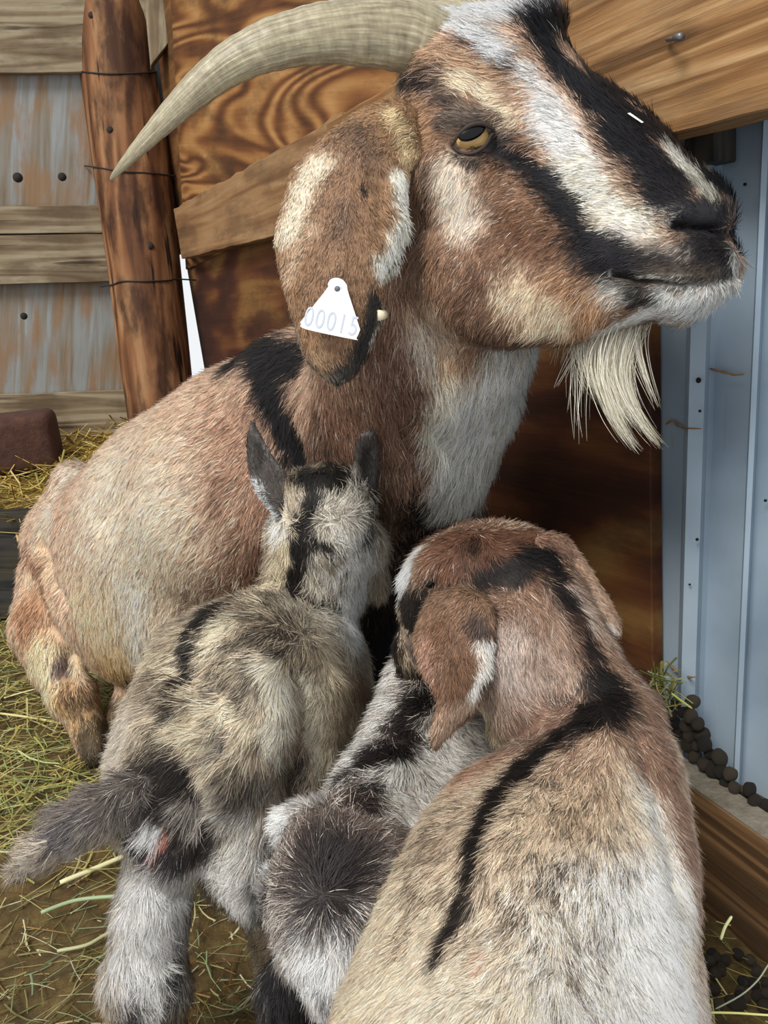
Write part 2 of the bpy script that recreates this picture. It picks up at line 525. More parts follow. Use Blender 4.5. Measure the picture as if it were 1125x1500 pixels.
# brown block
def rbox(name, c, s, R, mat, bev):
    import bmesh
    bm = bmesh.new(); bmesh.ops.create_cube(bm, size=1.0)
    bmesh.ops.scale(bm, vec=s, verts=bm.verts)
    bmesh.ops.bevel(bm, geom=bm.edges[:], offset=bev, segments=4, affect='EDGES', profile=0.6)
    me = bpy.data.meshes.new(name); bm.to_mesh(me); bm.free(); me.materials.append(mat)
    me.polygons.foreach_set('use_smooth', [True] * len(me.polygons))
    o = bpy.data.objects.new(name, me); col.objects.link(o)
    o.location = c; o.rotation_euler = R
    return o
M_BLOCK = dirt_mat('brown_mineral', [(0.3, '#3c251c'), (0.5, '#4b2f25'), (0.7, '#5a3b30')])
bc = on_b(10, 650, 0.20)
o = rbox('mineral_block', bc, (0.27, 0.14, 0.16), (0.05, -0.04, 0.2), M_BLOCK, 0.035)
tag(o, 'dark brown rounded mineral block lying on the straw against the back wall', 'block')


# straw -------------------------------------------------------------
def blades(name, pts, lens, dirs, widths, cols, mat=M_STRAW, droop=0.15):
    n = len(pts); K = 4
    dirs = dirs / np.linalg.norm(dirs, axis=1)[:, None]
    side = np.cross(dirs, np.array([0, 0, 1.0]) + 0.4 * rng.normal(size=(n, 3)))
    side /= np.linalg.norm(side, axis=1)[:, None]
    nn = np.cross(side, dirs)
    bend = rng.normal(size=(n, 1)) * droop
    V = np.zeros((n, K, 3, 3))
    for k in range(K):
        t = k / (K - 1)
        c = pts + dirs * lens[:, None] * (t - .5) + side * lens[:, None] * bend * (t - .5) ** 2 * 2 + nn * lens[:, None] * bend * 0.6 * (t - .5) ** 2
        wd = widths[:, None] * (1 - 0.45 * t)
        V[:, k, 0] = c - side * wd; V[:, k, 1] = c + nn * wd * 0.6; V[:, k, 2] = c + side * wd
    idx = np.arange(n * K * 3).reshape(n, K, 3)
    Fc = []
    for k in range(K - 1):
        for s in range(2):
            Fc.append(np.stack([idx[:, k, s], idx[:, k + 1, s], idx[:, k + 1, s + 1], idx[:, k, s + 1]], 1))
    Fc = np.concatenate(Fc)
    me = bpy.data.meshes.new(name)
    nv = n * K * 3
    me.vertices.add(nv); me.vertices.foreach_set('co', V.reshape(-1).astype(np.float32))
    me.loops.add(len(Fc) * 4); me.loops.foreach_set('vertex_index', Fc.reshape(-1).astype(np.int32))
    me.polygons.add(len(Fc)); me.polygons.foreach_set('loop_start', np.arange(0, len(Fc) * 4, 4, dtype=np.int32))
    me.update(calc_edges=True)
    ca = me.attributes.new('Col', 'FLOAT_COLOR', 'POINT')
    c4 = np.ones((n, K * 3, 4), np.float32); c4[:, :, :3] = cols[:, None, :]
    ca.data.foreach_set('color', c4.reshape(-1))
    me.materials.append(mat)
    o = bpy.data.objects.new(name, me); col.objects.link(o)
    return o


def palette(n, hexes, k=1.0):
    P = np.array([lin(h) for h in hexes]) * k
    c = P[rng.integers(0, len(P), n)]
    return c * rng.uniform(0.7, 1.25, (n, 1))


def scatter_px(n, x0, x1, y0, y1, z=0.0):
    xs = rng.uniform(x0, x1, n); ys = rng.uniform(y0, y1, n)
    r = FWD + ((xs - CX) / F)[:, None] * RTV - ((ys - CY) / F)[:, None] * UPV
    t = (z - H) / r[:, 2]
    return CAMP + r * t[:, None], xs, ys


def flatdirs(n, tilt):
    a = rng.uniform(0, 2 * math.pi, n)
    return np.stack([np.cos(a), np.sin(a), rng.normal(size=n) * tilt], 1)


HAY = ['#9c9450', '#8a8545', '#b3a766', '#7f8a4c', '#a8924c', '#c2b67e', '#6f7340', '#93a06a']
n = 8000
P, xs, ys = scatter_px(n, -120, 620, 880, 1300)
keep = rng.random(n) < np.clip(1.25 - (ys - 900) / 330, 0.10, 1); P = P[keep]; n = len(P)
P[:, 2] = floor_z(P) + rng.uniform(0.0, 0.02, n)
o = blades('hay_litter', P, rng.uniform(0.02, 0.11, n), flatdirs(n, 0.16), rng.uniform(0.0006, 0.0017, n), palette(n, HAY, 1.0))
tag(o, 'green and yellow hay scattered on the floor beside the doe', 'hay', kind='stuff')
n = 1500
P, xs, ys = scatter_px(n, -100, 700, 1150, 1640)
P[:, 2] = floor_z(P) + rng.uniform(0, 0.008, n)
o = blades('straw_scraps', P, rng.uniform(0.006, 0.075, n) ** 1.0, flatdirs(n, 0.1), rng.uniform(0.0004, 0.0013, n),
           palette(n, ['#8f8a55', '#8c6c3c', '#b2a878', '#6d6a3c', '#6b4a26', '#c9c4a0', '#7f9068'], 0.9))
tag(o, 'sparse short straw scraps on the brown dirt at the bottom left', 'straw', kind='stuff')
n = 4800
P = np.stack([rng.uniform(-2.0, -0.4, n), rng.uniform(ld + 0.0, ld + 0.95, n), np.zeros(n)], 1)
P[:, 2] = pile_z(P) + rng.uniform(-0.01, 0.03, n)
o = blades('straw_heap', P, rng.uniform(0.05, 0.2, n), flatdirs(n, 0.4), rng.uniform(0.0014, 0.003, n),
           palette(n, ['#b3913f', '#c6a456', '#9d7f36', '#d2bb78', '#8a7436', '#a99f55'], 1.0))
tag(o, 'yellow straw heaped along the foot of the back wall', 'straw', kind='stuff')

# a few big single stalks
def stalk(pts, D, r, hexc, lab):
    P = [unp(x, y, D) if D else on_z(x, y, 0.012) for x, y in pts]
    m = plain('stalk', hexc, 0.5)
    o = tube('straw_stalk', catmull(P, 4), [r * 0.8] + [r] * (4 * (len(pts) - 1) - 1) + [r * 0.6], m, sides=6)
    tag(o, lab, 'straw stalk', 'single straw stalks')
stalk([(88, 1293), (140, 1272), (196, 1248)], None, 0.0034, '#e0dcae', 'thick pale straw stalk left of the grey kid hind leg')
stalk([(60, 1337), (100, 1322), (130, 1316), (182, 1312)], None, 0.0026, '#9fb089', 'greenish stalk lying below the thick pale straw')
stalk([(84, 1393), (125, 1385), (150, 1372), (180, 1355)], None, 0.0022, '#b5b48a', 'pale bent stalk touching the grey kid hind leg')
stalk([(0, 1045), (50, 1052), (110, 1064), (150, 1078)], None, 0.0024, '#cfc38a', 'long yellow stalk left of the doe hoof')
stalk([(310, 1292), (340, 1320), (366, 1345)], None, 0.0022, '#b9cdb0', 'pale green stalk below the grey kid belly')

# ------------------------------------------------------------------ sill board, litter and droppings at right
ZS = 0.19
A1, B1 = on_z(1002, 1146, ZS), on_z(1125, 1233, ZS)
A0, B0 = on_z(998, 1112, ZS), on_z(1125, 1186, ZS)
dv = (B1 - A1); dv /= np.linalg.norm(dv)
FA, FB = A1 - dv * 0.28, B1 + dv * 0.25
wv = np.cross([0, 0, 1.0], dv); wv /= np.linalg.norm(wv)
if wv @ (A0 - A1) < 0: wv = -wv
wid = 0.5 * ((A0 - A1) @ wv + (B0 - B1) @ wv)
rr_ = ray(1125, 1407); nn_ = wv
tt_ = ((B1 - CAMP) @ nn_) / (rr_ @ nn_)
ZL = float((CAMP + rr_ * tt_)[2])
o = slab('sill_board', [FA, FB, FB * [1, 1, 0] + [0, 0, -0.02], FA * [1, 1, 0] + [0, 0, -0.02]], wv * wid, M_SILL)
tag(o, 'thick brown sill board on edge with dusty grey top beside the metal wall', 'board')
tp = mesh_obj('dusty_top', [FA + [0, 0, .0012] + wv * .001, FB + [0, 0, .0012] + wv * .001, FB + wv * (wid - .001) + [0, 0, .0012], FA + wv * (wid - .001) + [0, 0, .0012],
                            FA + wv * .001, FB + wv * .001, FB + wv * (wid - .001), FA + wv * (wid - .001)],
              [(0, 1, 2, 3), (4, 5, 1, 0), (5, 6, 2, 1), (6, 7, 3, 2), (7, 4, 0, 3)],
              dirt_mat('grey_dust', [(0.3, '#5f5748'), (0.5, '#7f7768'), (0.7, '#978f80')]))
tp.parent = o; tp.matrix_parent_inverse = o.matrix_world.inverted(); tp['label'] = 'dusty grey top face'
# mound of litter in front of the board
ml = []
def litter_z(P):
    return ZL - 0.005 + (fnoise(P * [1, 1, 0], 0.05) - .5) * 0.02
cxy = CAMP + rr_ * tt_
V = []; nx, ny = 40, 30
for i in range(nx):
    for j in range(ny):
        p = FA + dv * (i / (nx - 1) * 0.9) - wv * (j / (ny - 1) * 0.34 - 0.002)
        p[2] = 0
        V.append(p)
V = np.array(V); V[:, 2] = litter_z(V) - 0.0 * 1
jj = np.tile(np.arange(ny), nx) / (ny - 1)
V[:, 2] = V[:, 2] * (1 - sstep(0.45, 1.0, jj)) + 0.0 * jj
idx = np.arange(nx * ny).reshape(nx, ny)
Fc = np.stack([idx[:-1, :-1].ravel(), idx[1:, :-1].ravel(), idx[1:, 1:].ravel(), idx[:-1, 1:].ravel()], 1)
lm = mesh_obj('litter_mound', V, Fc, M_DIRT, smooth=True)
tag(lm, 'dark heap of litter in front of the sill board, bottom right', 'litter', kind='stuff')
n = 420
i_ = rng.uniform(0.1, 0.9, n); j_ = rng.uniform(0, 0.17, n)
P = FA + np.outer(i_, dv) - np.outer(j_, wv); P[:, 2] = 0; P[:, 2] = litter_z(P) + rng.uniform(0, 0.012, n)
o = blades('litter_straw', P, rng.uniform(0.012, 0.05, n), flatdirs(n, 0.25), rng.uniform(0.0004, 0.001, n), palette(n, HAY + ['#7c4f22'], 0.8))
tag(o, 'short straw bits among the dark droppings, bottom right', 'straw', kind='stuff')

# bank of bedding behind the sill, between it and the metal
V = []
for i in range(30):
    for j in range(8):
        p = FA + wv * wid + dv * (i / 29 * 0.75) + wv * (j / 7 * 0.10)
        p[2] = ZS - 0.03
        V.append(p)
idx = np.arange(240).reshape(30, 8)
Fc = np.stack([idx[:-1, :-1].ravel(), idx[1:, :-1].ravel(), idx[1:, 1:].ravel(), idx[:-1, 1:].ravel()], 1)
lm = mesh_obj('trapped_dirt', V, Fc, M_DIRT, smooth=True)
tag(lm, 'dirt trapped between the sill board and the metal wall', 'dirt', kind='stuff')

M_DROP = dirt_mat('dropping', [(0.35, '#17130e'), (0.55, '#2b241a'), (0.75, '#453a2a')], True)
def dropping_mesh():
    import bmesh
    bm = bmesh.new(); bmesh.ops.create_icosphere(bm, subdivisions=3, radius=1.0)
    for v in bm.verts:
        n_ = float(vnoise(np.array([[v.co.x, v.co.y, v.co.z]]) + 9, 0.7)[0]) - .5
        v.co *= 1 + 0.18 * n_
        v.co.x *= 1.18
    me = bpy.data.meshes.new('goat_dropping'); bm.to_mesh(me); bm.free()
    me.polygons.foreach_set('use_smooth', [True] * len(me.polygons)); me.materials.append(M_DROP)
    return me
dm = dropping_mesh()
spots = [(1014, 1028, 10), (1002, 1044, 9), (992, 1076, 9), (1008, 1092, 9), (1032, 1090, 11), (1018, 1108, 9), (1034, 1120, 10), (1054, 1110, 10), (1056, 1130, 10),
         (1070, 1134, 9), (1076, 1154, 9), (1098, 1156, 10), (1106, 1174, 9), (980, 1044, 9), (986, 1058, 9), (1006, 1064, 9), (1010, 1078, 10), (1028, 1076, 10),
         (1044, 1126, 9), (1064, 1148, 9), (1088, 1168, 8), (1040, 1104, 9), (1022, 1060, 8), (996, 1090, 8), (970, 1030, 8), (1120, 1180, 9), (1022, 1092, 8), (1012, 1050, 9),
         (1046, 1140, 7), (990, 1030, 8)]
first = bpy.data.objects.new('goat_dropping', dm); proto = first
def put_drop(P, r, lab, grp):
    global first
    o = first if first is not None and first.name not in col.objects else proto.copy()
    col.objects.link(o); first = None if o is first else first
    o.location = P; o.scale = (r, r, r); o.rotation_euler = [random.uniform(0, 6) for _ in range(3)]
    tag(o, lab, 'dropping', grp)
    return o
for (x, y, r) in spots:
    D = proj(on_w(x, y, 0.022))[2] - random.uniform(0, 0.012)
    put_drop(unp(x, y, D), r * random.uniform(0.95, 1.3) * D / F, 'round dark goat dropping piled between sill board and metal wall', 'droppings behind the sill board')
for k in range(34):
    x = random.uniform(1032, 1125); y = random.uniform(1385 + max(0, (x - 1060) * .5), 1475)
    p = on_z(x, y, ZL + 0.004); D = proj(p)[2]; r = random.uniform(0.0042, 0.0056)
    put_drop(p, r, 'dark goat dropping in the litter at the bottom right below the sill board', 'droppings in the litter')
# greenery behind kid beside the plywood edge
n = 60
P = np.array([unp(random.uniform(958, 990), random.uniform(985, 1040), 0.90 + random.uniform(-.02, .01)) for _ in range(n)])
dd = np.stack([rng.normal(size=n), rng.normal(size=n) * .3, rng.normal(size=n)], 1)
o = blades('hay_tuft', P, rng.uniform(0.02, 0.05, n), dd, rng.uniform(0.0006, 0.0015, n), palette(n, ['#5f6834', '#7a7c3e', '#8f7c36', '#a3a878'], .8))
tag(o, 'small tuft of green hay caught at the foot of the plywood edge', 'hay', kind='stuff')
stalk([(984, 1016), (1000, 1028), (1014, 1038)], 0.86, 0.0012, '#a9ac5c', 'short green stalk lying on the droppings by the metal wall')
stalk([(1056, 1376), (1062, 1358), (1072, 1342)], 0.655, 0.0012, '#d6dca4', 'short pale stalk standing upright against the sill board')
stalk([(1036, 1483), (1080, 1484), (1125, 1487), (1160, 1488)], 0.60, 0.0008, '#c9c87e', 'yellow stalk lying level in the bottom right litter')
stalk([(1048, 1478), (1085, 1458), (1110, 1436), (1126, 1412)], 0.61, 0.0006, '#8f9380', 'thin grey stalk slanting across the bottom right litter')

# nail, torn slits and twigs on metal
hp = on_w(985, 56, 0.064)
nail = tube('nail', [on_w(978, 58, 0.066), on_w(992, 55, 0.078)], 0.0020, M_NAIL)
nh = tube('nail_head', [on_w(990, 55, 0.077), on_w(998, 54, 0.081)], 0.0034, M_NAIL, sides=12)
nh.parent = nail
tag(nail, 'bent grey nail sticking out of the golden plank', 'nail')
for pts, lab in (([(975, 622), (984, 616), (994, 624), (1006, 627), (1028, 628)], 'small rusty twig shaped crack in the metal, level with the beard tip'),
                 ([(1040, 540), (1050, 543), (1064, 546), (1076, 549), (1090, 548)], 'small rusty slit in the metal, highest of the three'),
                 ([(976, 968), (990, 982), (1000, 990), (1012, 992), (1022, 991)], 'small rusty twig at the foot of the metal rib')):
    P = [on_w(x, y, 0.014 if x > 1004 and x < 1034 else (-0.012)) for x, y in pts]
    o = tube('rusty_crack', catmull(P, 4), [0.0004] + [0.0009, .0013, .0017, .0015, .0010, .0014, .0018, .0013, .0009, .0012, .0015, .0011, .0008, .0009, .0007] + [0.0004], M_RUST, sides=6)
    tag(o, lab, 'crack', 'rusty cracks in the metal wall')
M_DOT = plain('dark_hole', '#1c1a19', 0.9)
for x, y, r in ((1024, 557, .0028), (1026, 602, .0014), (1022, 790, .0016), (1092, 270, .0014), (1122, 733, .0014), (1011, 856, .0011)):
    off = 0.0095 if 1005 < x < 1030 else -0.0185
    a = on_w(x, y, off)
    o = tube('bolt_hole', [a, a - WN * 0.0015], r, M_DOT, sides=12)
    tag(o, {557: 'largest dark nail hole in the pale metal rib', 602: 'small dark nail hole just under the largest one', 790: 'dark nail hole halfway down the metal rib',
            270: 'tiny dark hole in the metal beside the doe nose', 733: 'tiny dark hole by the thin pale seam at the right edge', 856: 'tiny dark speck low on the metal rib'}[y], 'hole')
for x, y, r, lab in ((26, 260, 7, 'larger dark knot in the weathered panel of the back wall'), (91, 259, 6, 'smaller dark knot beside the larger one in the back wall'),
                     (35, 463, 5, 'dark knot low in the orange stained panel of the back wall')):
    a = on_b(x, y, 0.0)
    o = tube('wood_knot', [a + BN * 0.004, a - BN * 0.0004], r * proj(a)[2] / F, M_KNOT, sides=16); tag(o, lab, 'knot')
for x, y, r in ((134, 22, 5), (161, 190, 5), (219, 360, 6)):
    a = post_hit(x, y)
    o = tube('knot', [a + FWD * 0.01, a - FWD * 0.0012], r * 2.2 / F, M_KNOT, sides=12)
    o.parent = post; o.matrix_parent_inverse = post.matrix_world.inverted()


# ------------------------------------------------------------------ animals: body surfaces
# bodies are blended from tapered limbs and rounded masses, given as (x, y, distance, radius)
def wq(D): return F * np.log(D)


class Body:
    def __init__(s, x0, x1, y0, y1, D0, D1, step):
        s.step = step
        s.xs = np.arange(x0, x1, step, dtype=np.float32)
        s.ys = np.arange(y0, y1, step, dtype=np.float32)
        s.ws = np.arange(wq(D0), wq(D1), step, dtype=np.float32)
        s.Fd = np.full((len(s.xs), len(s.ys), len(s.ws)), 200.0, np.float32)

    def _sl(s, lo, hi):
        out = []
        for a, l, h in zip((s.xs, s.ys, s.ws), lo, hi):
            i = max(0, int((l - a[0]) / s.step)); j = min(len(a), int((h - a[0]) / s.step) + 2)
            out.append(slice(i, max(i, j)))
        return tuple(out)

    def _merge(s, sl, d, k, sub=False):
        a = s.Fd[sl]
        if sub:
            h = np.clip(0.5 - 0.5 * (a + d) / k, 0, 1)
            s.Fd[sl] = a * (1 - h) - d * h + k * h * (1 - h)
        else:
            h = np.clip(0.5 + 0.5 * (a - d) / k, 0, 1)
            s.Fd[sl] = a * (1 - h) + d * h - k * h * (1 - h)

    def chain(s, pts, k=20, sw=1.0, sub=False):
        Q = [(p[0], p[1], wq(p[2]), p[3]) for p in pts]
        if len(Q) == 1: Q = Q * 2
        for a, b in zip(Q[:-1], Q[1:]):
            m = max(a[3], b[3]) + k * 1.5 + 8
            lo = [min(a[i], b[i]) - m * (sw if i == 2 and sw > 1 else 1) for i in range(3)]
            hi = [max(a[i], b[i]) + m * (sw if i == 2 and sw > 1 else 1) for i in range(3)]
            sl = s._sl(lo, hi)
            X = s.xs[sl[0]][:, None, None] - a[0]; Y = s.ys[sl[1]][None, :, None] - a[1]; W = (s.ws[sl[2]][None, None, :] - a[2]) / sw
            e = np.array([b[0] - a[0], b[1] - a[1], (b[2] - a[2]) / sw]); ee = float(e @ e) + 1e-6
            t = np.clip((X * e[0] + Y * e[1] + W * e[2]) / ee, 0, 1)
            d = np.sqrt((X - t * e[0]) ** 2 + (Y - t * e[1]) ** 2 + (W - t * e[2]) ** 2) - (a[3] + (b[3] - a[3]) * t)
            s._merge(sl, d.astype(np.float32), k, sub)

    def blob(s, x, y, D, a, b, c, ang=0, k=15, sub=False):
        """ellipsoid: semi axes a (along ang), b (across), c (in depth)"""
        m = max(a, b) + k + 8
        w = wq(D); sl = s._sl((x - m, y - m, w - c - k - 8), (x + m, y + m, w + c + k + 8))
        X = s.xs[sl[0]][:, None, None] - x; Y = s.ys[sl[1]][None, :, None] - y; W = s.ws[sl[2]][None, None, :] - w
        t = math.radians(ang); ca, sa = math.cos(t), math.sin(t)
        U = X * ca + Y * sa; Vv = -X * sa + Y * ca
        r = np.sqrt((U / a) ** 2 + (Vv / b) ** 2 + (W / c) ** 2)
        g = np.sqrt((U / a ** 2) ** 2 + (Vv / b ** 2) ** 2 + (W / c ** 2) ** 2) + 1e-4
        s._merge(sl, (r * (r - 1) / g).astype(np.float32), k, sub)

    def poly(s, pts, anchors, R, T, k=20, n=5):
        """rounded mass with the given outline, turned in depth by the anchors (x, y, D)"""
        P = catmull(pts, n, closed=True)
        A = np.array(anchors, float)
        G = np.c_[np.ones(len(A)), A[:, 0], A[:, 1]]
        if len(A) >= 6: G = np.c_[G, A[:, 0] ** 2 / 1e3, A[:, 1] ** 2 / 1e3, A[:, 0] * A[:, 1] / 1e3]
        co, *_ = np.linalg.lstsq(G, wq(A[:, 2]), rcond=None)
        m = k + 10
        lo = P.min(0) - m; hi = P.max(0) + m
        cor = [(x, y) for x in (lo[0], hi[0]) for y in (lo[1], hi[1])]
        sl0 = s._sl((lo[0], lo[1], s.ws[0]), (hi[0], hi[1], s.ws[-1]))
        X = s.xs[sl0[0]][:, None] + 0 * s.ys[sl0[1]][None, :]; Y = s.ys[sl0[1]][None, :] + 0 * s.xs[sl0[0]][:, None]
        d2 = np.full(X.shape, 1e9); ins = np.zeros(X.shape, bool)
        for (ax, ay), (bx, by) in zip(P, np.roll(P, -1, 0)):
            ex, ey = bx - ax, by - ay
            t = np.clip(((X - ax) * ex + (Y - ay) * ey) / (ex * ex + ey * ey + 1e-9), 0, 1)
            d2 = np.minimum(d2, (X - ax - t * ex) ** 2 + (Y - ay - t * ey) ** 2)
            c = ((ay > Y) != (by > Y)) & (X < (bx - ax) * (Y - ay) / (by - ay + 1e-12) + ax)
            ins ^= c
        d = np.sqrt(d2) * np.where(ins, 1, -1)
        # soften the ridge along the middle
        for _ in range(6):
            dp = np.pad(d, 1, mode='edge')
            sm = (dp[:-2, 1:-1] + dp[2:, 1:-1] + dp[1:-1, :-2] + dp[1:-1, 2:] + 2 * d) / 6
            w_ = np.clip((d - 12) / 20, 0, 1)
            d = d * (1 - w_) + sm * w_
        w0 = co[0] + co[1] * X + co[2] * Y
        if len(co) > 3: w0 = w0 + co[3] * X ** 2 / 1e3 + co[4] * Y ** 2 / 1e3 + co[5] * X * Y / 1e3
        wlo, whi = w0[ins].min() - T - m, w0[ins].max() + T + m
        sl = (sl0[0], sl0[1], s._sl((0, 0, wlo), (1, 1, whi))[2])
        W = s.ws[sl[2]][None, None, :]
        dw = np.abs(W - w0[:, :, None]) * (R / T)
        e = np.maximum(R - d, 0)[:, :, None]
        f = (np.sqrt(e ** 2 + dw ** 2) - R) * min(1, T / R)
        s._merge(sl, f.astype(np.float32), k)

    def surface(s, smooth=3):
        Fd = s.Fd; S = Fd < 0
        A = S[:-1, :-1, :-1]
        cnt = np.zeros(A.shape, np.int8)
        offs = [(i, j, k) for i in (0, 1) for j in (0, 1) for k in (0, 1)]
        for i, j, k in offs:
            cnt += S[i:S.shape[0] - 1 + i, j:S.shape[1] - 1 + j, k:S.shape[2] - 1 + k]
        act = (cnt > 0) & (cnt < 8)
        ids = np.full(act.shape, -1, np.int64)
        I, J, K = np.nonzero(act)
        n = len(I); ids[I, J, K] = np.arange(n)
        acc = np.zeros((n, 3)); num = np.zeros(n)
        vals = {o: Fd[I + o[0], J + o[1], K + o[2]] for o in offs}
        for o in offs:
            for ax in range(3):
                if o[ax]: continue
                p = list(o); p[ax] = 1; p = tuple(p)
                a, b = vals[o], vals[p]
                m = (a < 0) != (b < 0)
                t = np.where(m, a / (a - b + 1e-12), 0)
                q = np.array(o, float)[None] + 0 * acc
                q[:, ax] += t
                acc += q * m[:, None]; num += m
        V = acc / num[:, None] + np.stack([I, J, K], 1)
        quads = []
        for ax in range(3):
            a1, a2 = [(1, 2), (2, 0), (0, 1)][ax]
            sh = list(Fd.shape); 
            lo = [slice(1, -1)] * 3; hi = [slice(1, -1)] * 3
            lo[ax] = slice(0, -1); hi[ax] = slice(1, None)
            x = S[tuple(lo)] != S[tuple(hi)]
            inside = S[tuple(lo)]
            e = np.nonzero(x)
            idx = [e[0].copy(), e[1].copy(), e[2].copy()]
            for q in range(3):
                if q != ax: idx[q] = idx[q] + 1
            fl = inside[e]
            def g(d1, d2):
                t = [idx[0].copy(), idx[1].copy(), idx[2].copy()]
                t[a1] = t[a1] - d1; t[a2] = t[a2] - d2
                return ids[t[0], t[1], t[2]]
            q4 = np.stack([g(0, 0), g(1, 0), g(1, 1), g(0, 1)], 1)
            q4[~fl] = q4[~fl][:, ::-1]
            quads.append(q4)
        Q = np.concatenate(quads)
        Q = Q[(Q >= 0).all(1)]
        # smooth
        E = np.concatenate([Q[:, [0, 1]], Q[:, [1, 2]], Q[:, [2, 3]], Q[:, [3, 0]]])
        E = np.concatenate([E, E[:, ::-1]])
        deg = np.bincount(E[:, 0], minlength=n).astype(float); deg[deg == 0] = 1
        for it in range(smooth * 2):
            lam = 0.5 if it % 2 == 0 else -0.3
            A_ = np.stack([np.bincount(E[:, 0], weights=V[E[:, 1], c], minlength=n) for c in range(3)], 1) / deg[:, None]
            V = V + lam * (A_ - V)
        px = s.xs[0] + V[:, 0] * s.step; py = s.ys[0] + V[:, 1] * s.step; D = np.exp((s.ws[0] + V[:, 2] * s.step) / F)
        W = unp(px, py, D)
        return W, Q


def vnormals(V, Q):
    n = np.cross(V[Q[:, 2]] - V[Q[:, 0]], V[Q[:, 3]] - V[Q[:, 1]])
    N = np.stack([sum(np.bincount(Q[:, j], weights=n[:, c], minlength=len(V)) for j in range(4)) for c in range(3)], 1)
    return N / (np.linalg.norm(N, axis=1)[:, None] + 1e-12)


class Skin:
    """a finished surface that paint, dents and hair are laid on"""
    def __init__(s, V, Q):
        c = V.mean(0)
        vol = np.einsum('ij,ij->i', V[Q[:, 0]] - c, np.cross(V[Q[:, 1]] - c, V[Q[:, 2]] - c)).sum()
        if vol < 0: Q = Q[:, ::-1]
        s.V, s.Q = V, Q
        s.update()

    def update(s):
        s.N = vnormals(s.V, s.Q)
        s.bvh = BVHTree.FromPolygons(s.V.tolist(), s.Q.tolist())

    def hit(s, x, y):
        r = ray(x, y); r = r / np.linalg.norm(r)
        loc, nor, i, d = s.bvh.ray_cast(Vector(CAMP), Vector(r))
        if loc is None:
            best = None
            # outside the outline: nearest point on the surface to that line of sight
            for t in np.linspace(s.dmin, s.dmax, 14):
                q = CAMP + r * t
                l, n_, i_, dd = s.bvh.find_nearest(Vector(q))
                if best is None or dd < best[0]: best = (dd, l)
            loc = best[1]
        return np.array(loc)

    def prep(s):
        d = np.linalg.norm(s.V - CAMP, axis=1); s.dmin, s.dmax = d.min(), d.max()

    def dents(s, L):
        """each: (height px, radius px, [(x, y) ...]); positive swells, negative presses in"""
        s.prep()
        dV = np.zeros(len(s.V))
        for h, r, pts in L:
            P = np.array([s.hit(*p) for p in pts]); D = np.linalg.norm(P - CAMP, axis=1).mean()
            rm = r * D / F
            d = seg_dist(s.V, P)
            dV += h * D / F * np.exp(-(d / rm) ** 2 * 1.2)
        s.V = s.V + s.N * dV[:, None]
        s.update()


def seg_dist(X, P):
    if len(P) == 1: return np.linalg.norm(X - P[0], axis=1)
    best = np.full(len(X), 1e9)
    for a, b in zip(P[:-1], P[1:]):
        e = b - a
        t = np.clip(((X - a) @ e) / (e @ e + 1e-12), 0, 1)
        best = np.minimum(best, np.linalg.norm(X - a - t[:, None] * e, axis=1))
    return best


def hue(h):
    """coat colours, a touch greyer than read"""
    c = lin(h); g = float(c @ np.array([.3, .59, .11]))
    return c * .90 + g * .10


def resolve(skin, layers):
    skin.prep()
    out = []
    for L in layers:
        c, r, pts = L[0], L[1], L[2]
        kw = L[3] if len(L) > 3 else {}
        P = np.array([skin.hit(*p) for p in pts]); D = float(np.median(np.linalg.norm(P - CAMP, axis=1)))
        if 'dz' in kw: P = P + (P - CAMP) / np.linalg.norm(P - CAMP, axis=1)[:, None] * kw['dz']
        out.append((hue(c), r * D / F, P, kw, D))
    return out


def paint(X, base, layers, strand=False, seed=1):
    """coat colour at points X: base, then patches in order"""
    g = np.random.default_rng(seed)
    n = len(X)
    C = np.tile(hue(base), (n, 1))
    wob = fnoise(X, 0.012) - .5
    wob2 = fnoise(X + 1.3, 0.005) - .5
    rnd = g.random(n)
    for c, r, P, kw, D in layers:
        lo = P.min(0) - r * 2.2; hi = P.max(0) + r * 2.2
        m = ((X > lo) & (X < hi)).all(1)
        if not m.any(): continue
        ii = np.nonzero(m)[0]
        d = seg_dist(X[ii], P) / r + wob[ii] * kw.get('w', 0.8) + wob2[ii] * 0.25
        so = kw.get('s', 0.35) * 1.15 + .05
        a = kw.get('a', 1.0) * (1 - sstep(1 - so, 1 + so, d))
        if 'n' in kw:
            sc_, th = kw['n']
            a = a * sstep(th - .05, th + .05, fnoise(X[ii] * kw.get('st', 1.0) + D * 31, sc_))
        if strand:
            a = 0.35 * a + 0.65 * (a > rnd[ii] * 0.9 + 0.05)
        C[ii] = C[ii] * (1 - a[:, None]) + lin_to(c) * a[:, None]
    return C


def lin_to(c): return c[None, :]


def add_mesh(name, skin, base, layers, parent=None, mat=None, gain=1.0):
    me = bpy.data.meshes.new(name)
    V, Q = skin.V, skin.Q
    me.vertices.add(len(V)); me.vertices.foreach_set('co', V.reshape(-1).astype(np.float32))
    me.loops.add(len(Q) * 4); me.loops.foreach_set('vertex_index', Q.reshape(-1).astype(np.int32))
    me.polygons.add(len(Q)); me.polygons.foreach_set('loop_start', np.arange(0, len(Q) * 4, 4, dtype=np.int32))
    me.update(calc_edges=True)
    me.polygons.foreach_set('use_smooth', [True] * len(Q))
    ca = me.attributes.new('Col', 'FLOAT_COLOR', 'POINT')
    c4 = np.ones((len(V), 4), np.float32); c4[:, :3] = paint(V, base, layers) * gain
    ca.data.foreach_set('color', c4.reshape(-1))
    me.materials.append(mat or M_SKIN)
    o = bpy.data.objects.new(name, me); col.objects.link(o)
    if parent: o.parent = parent
    return o


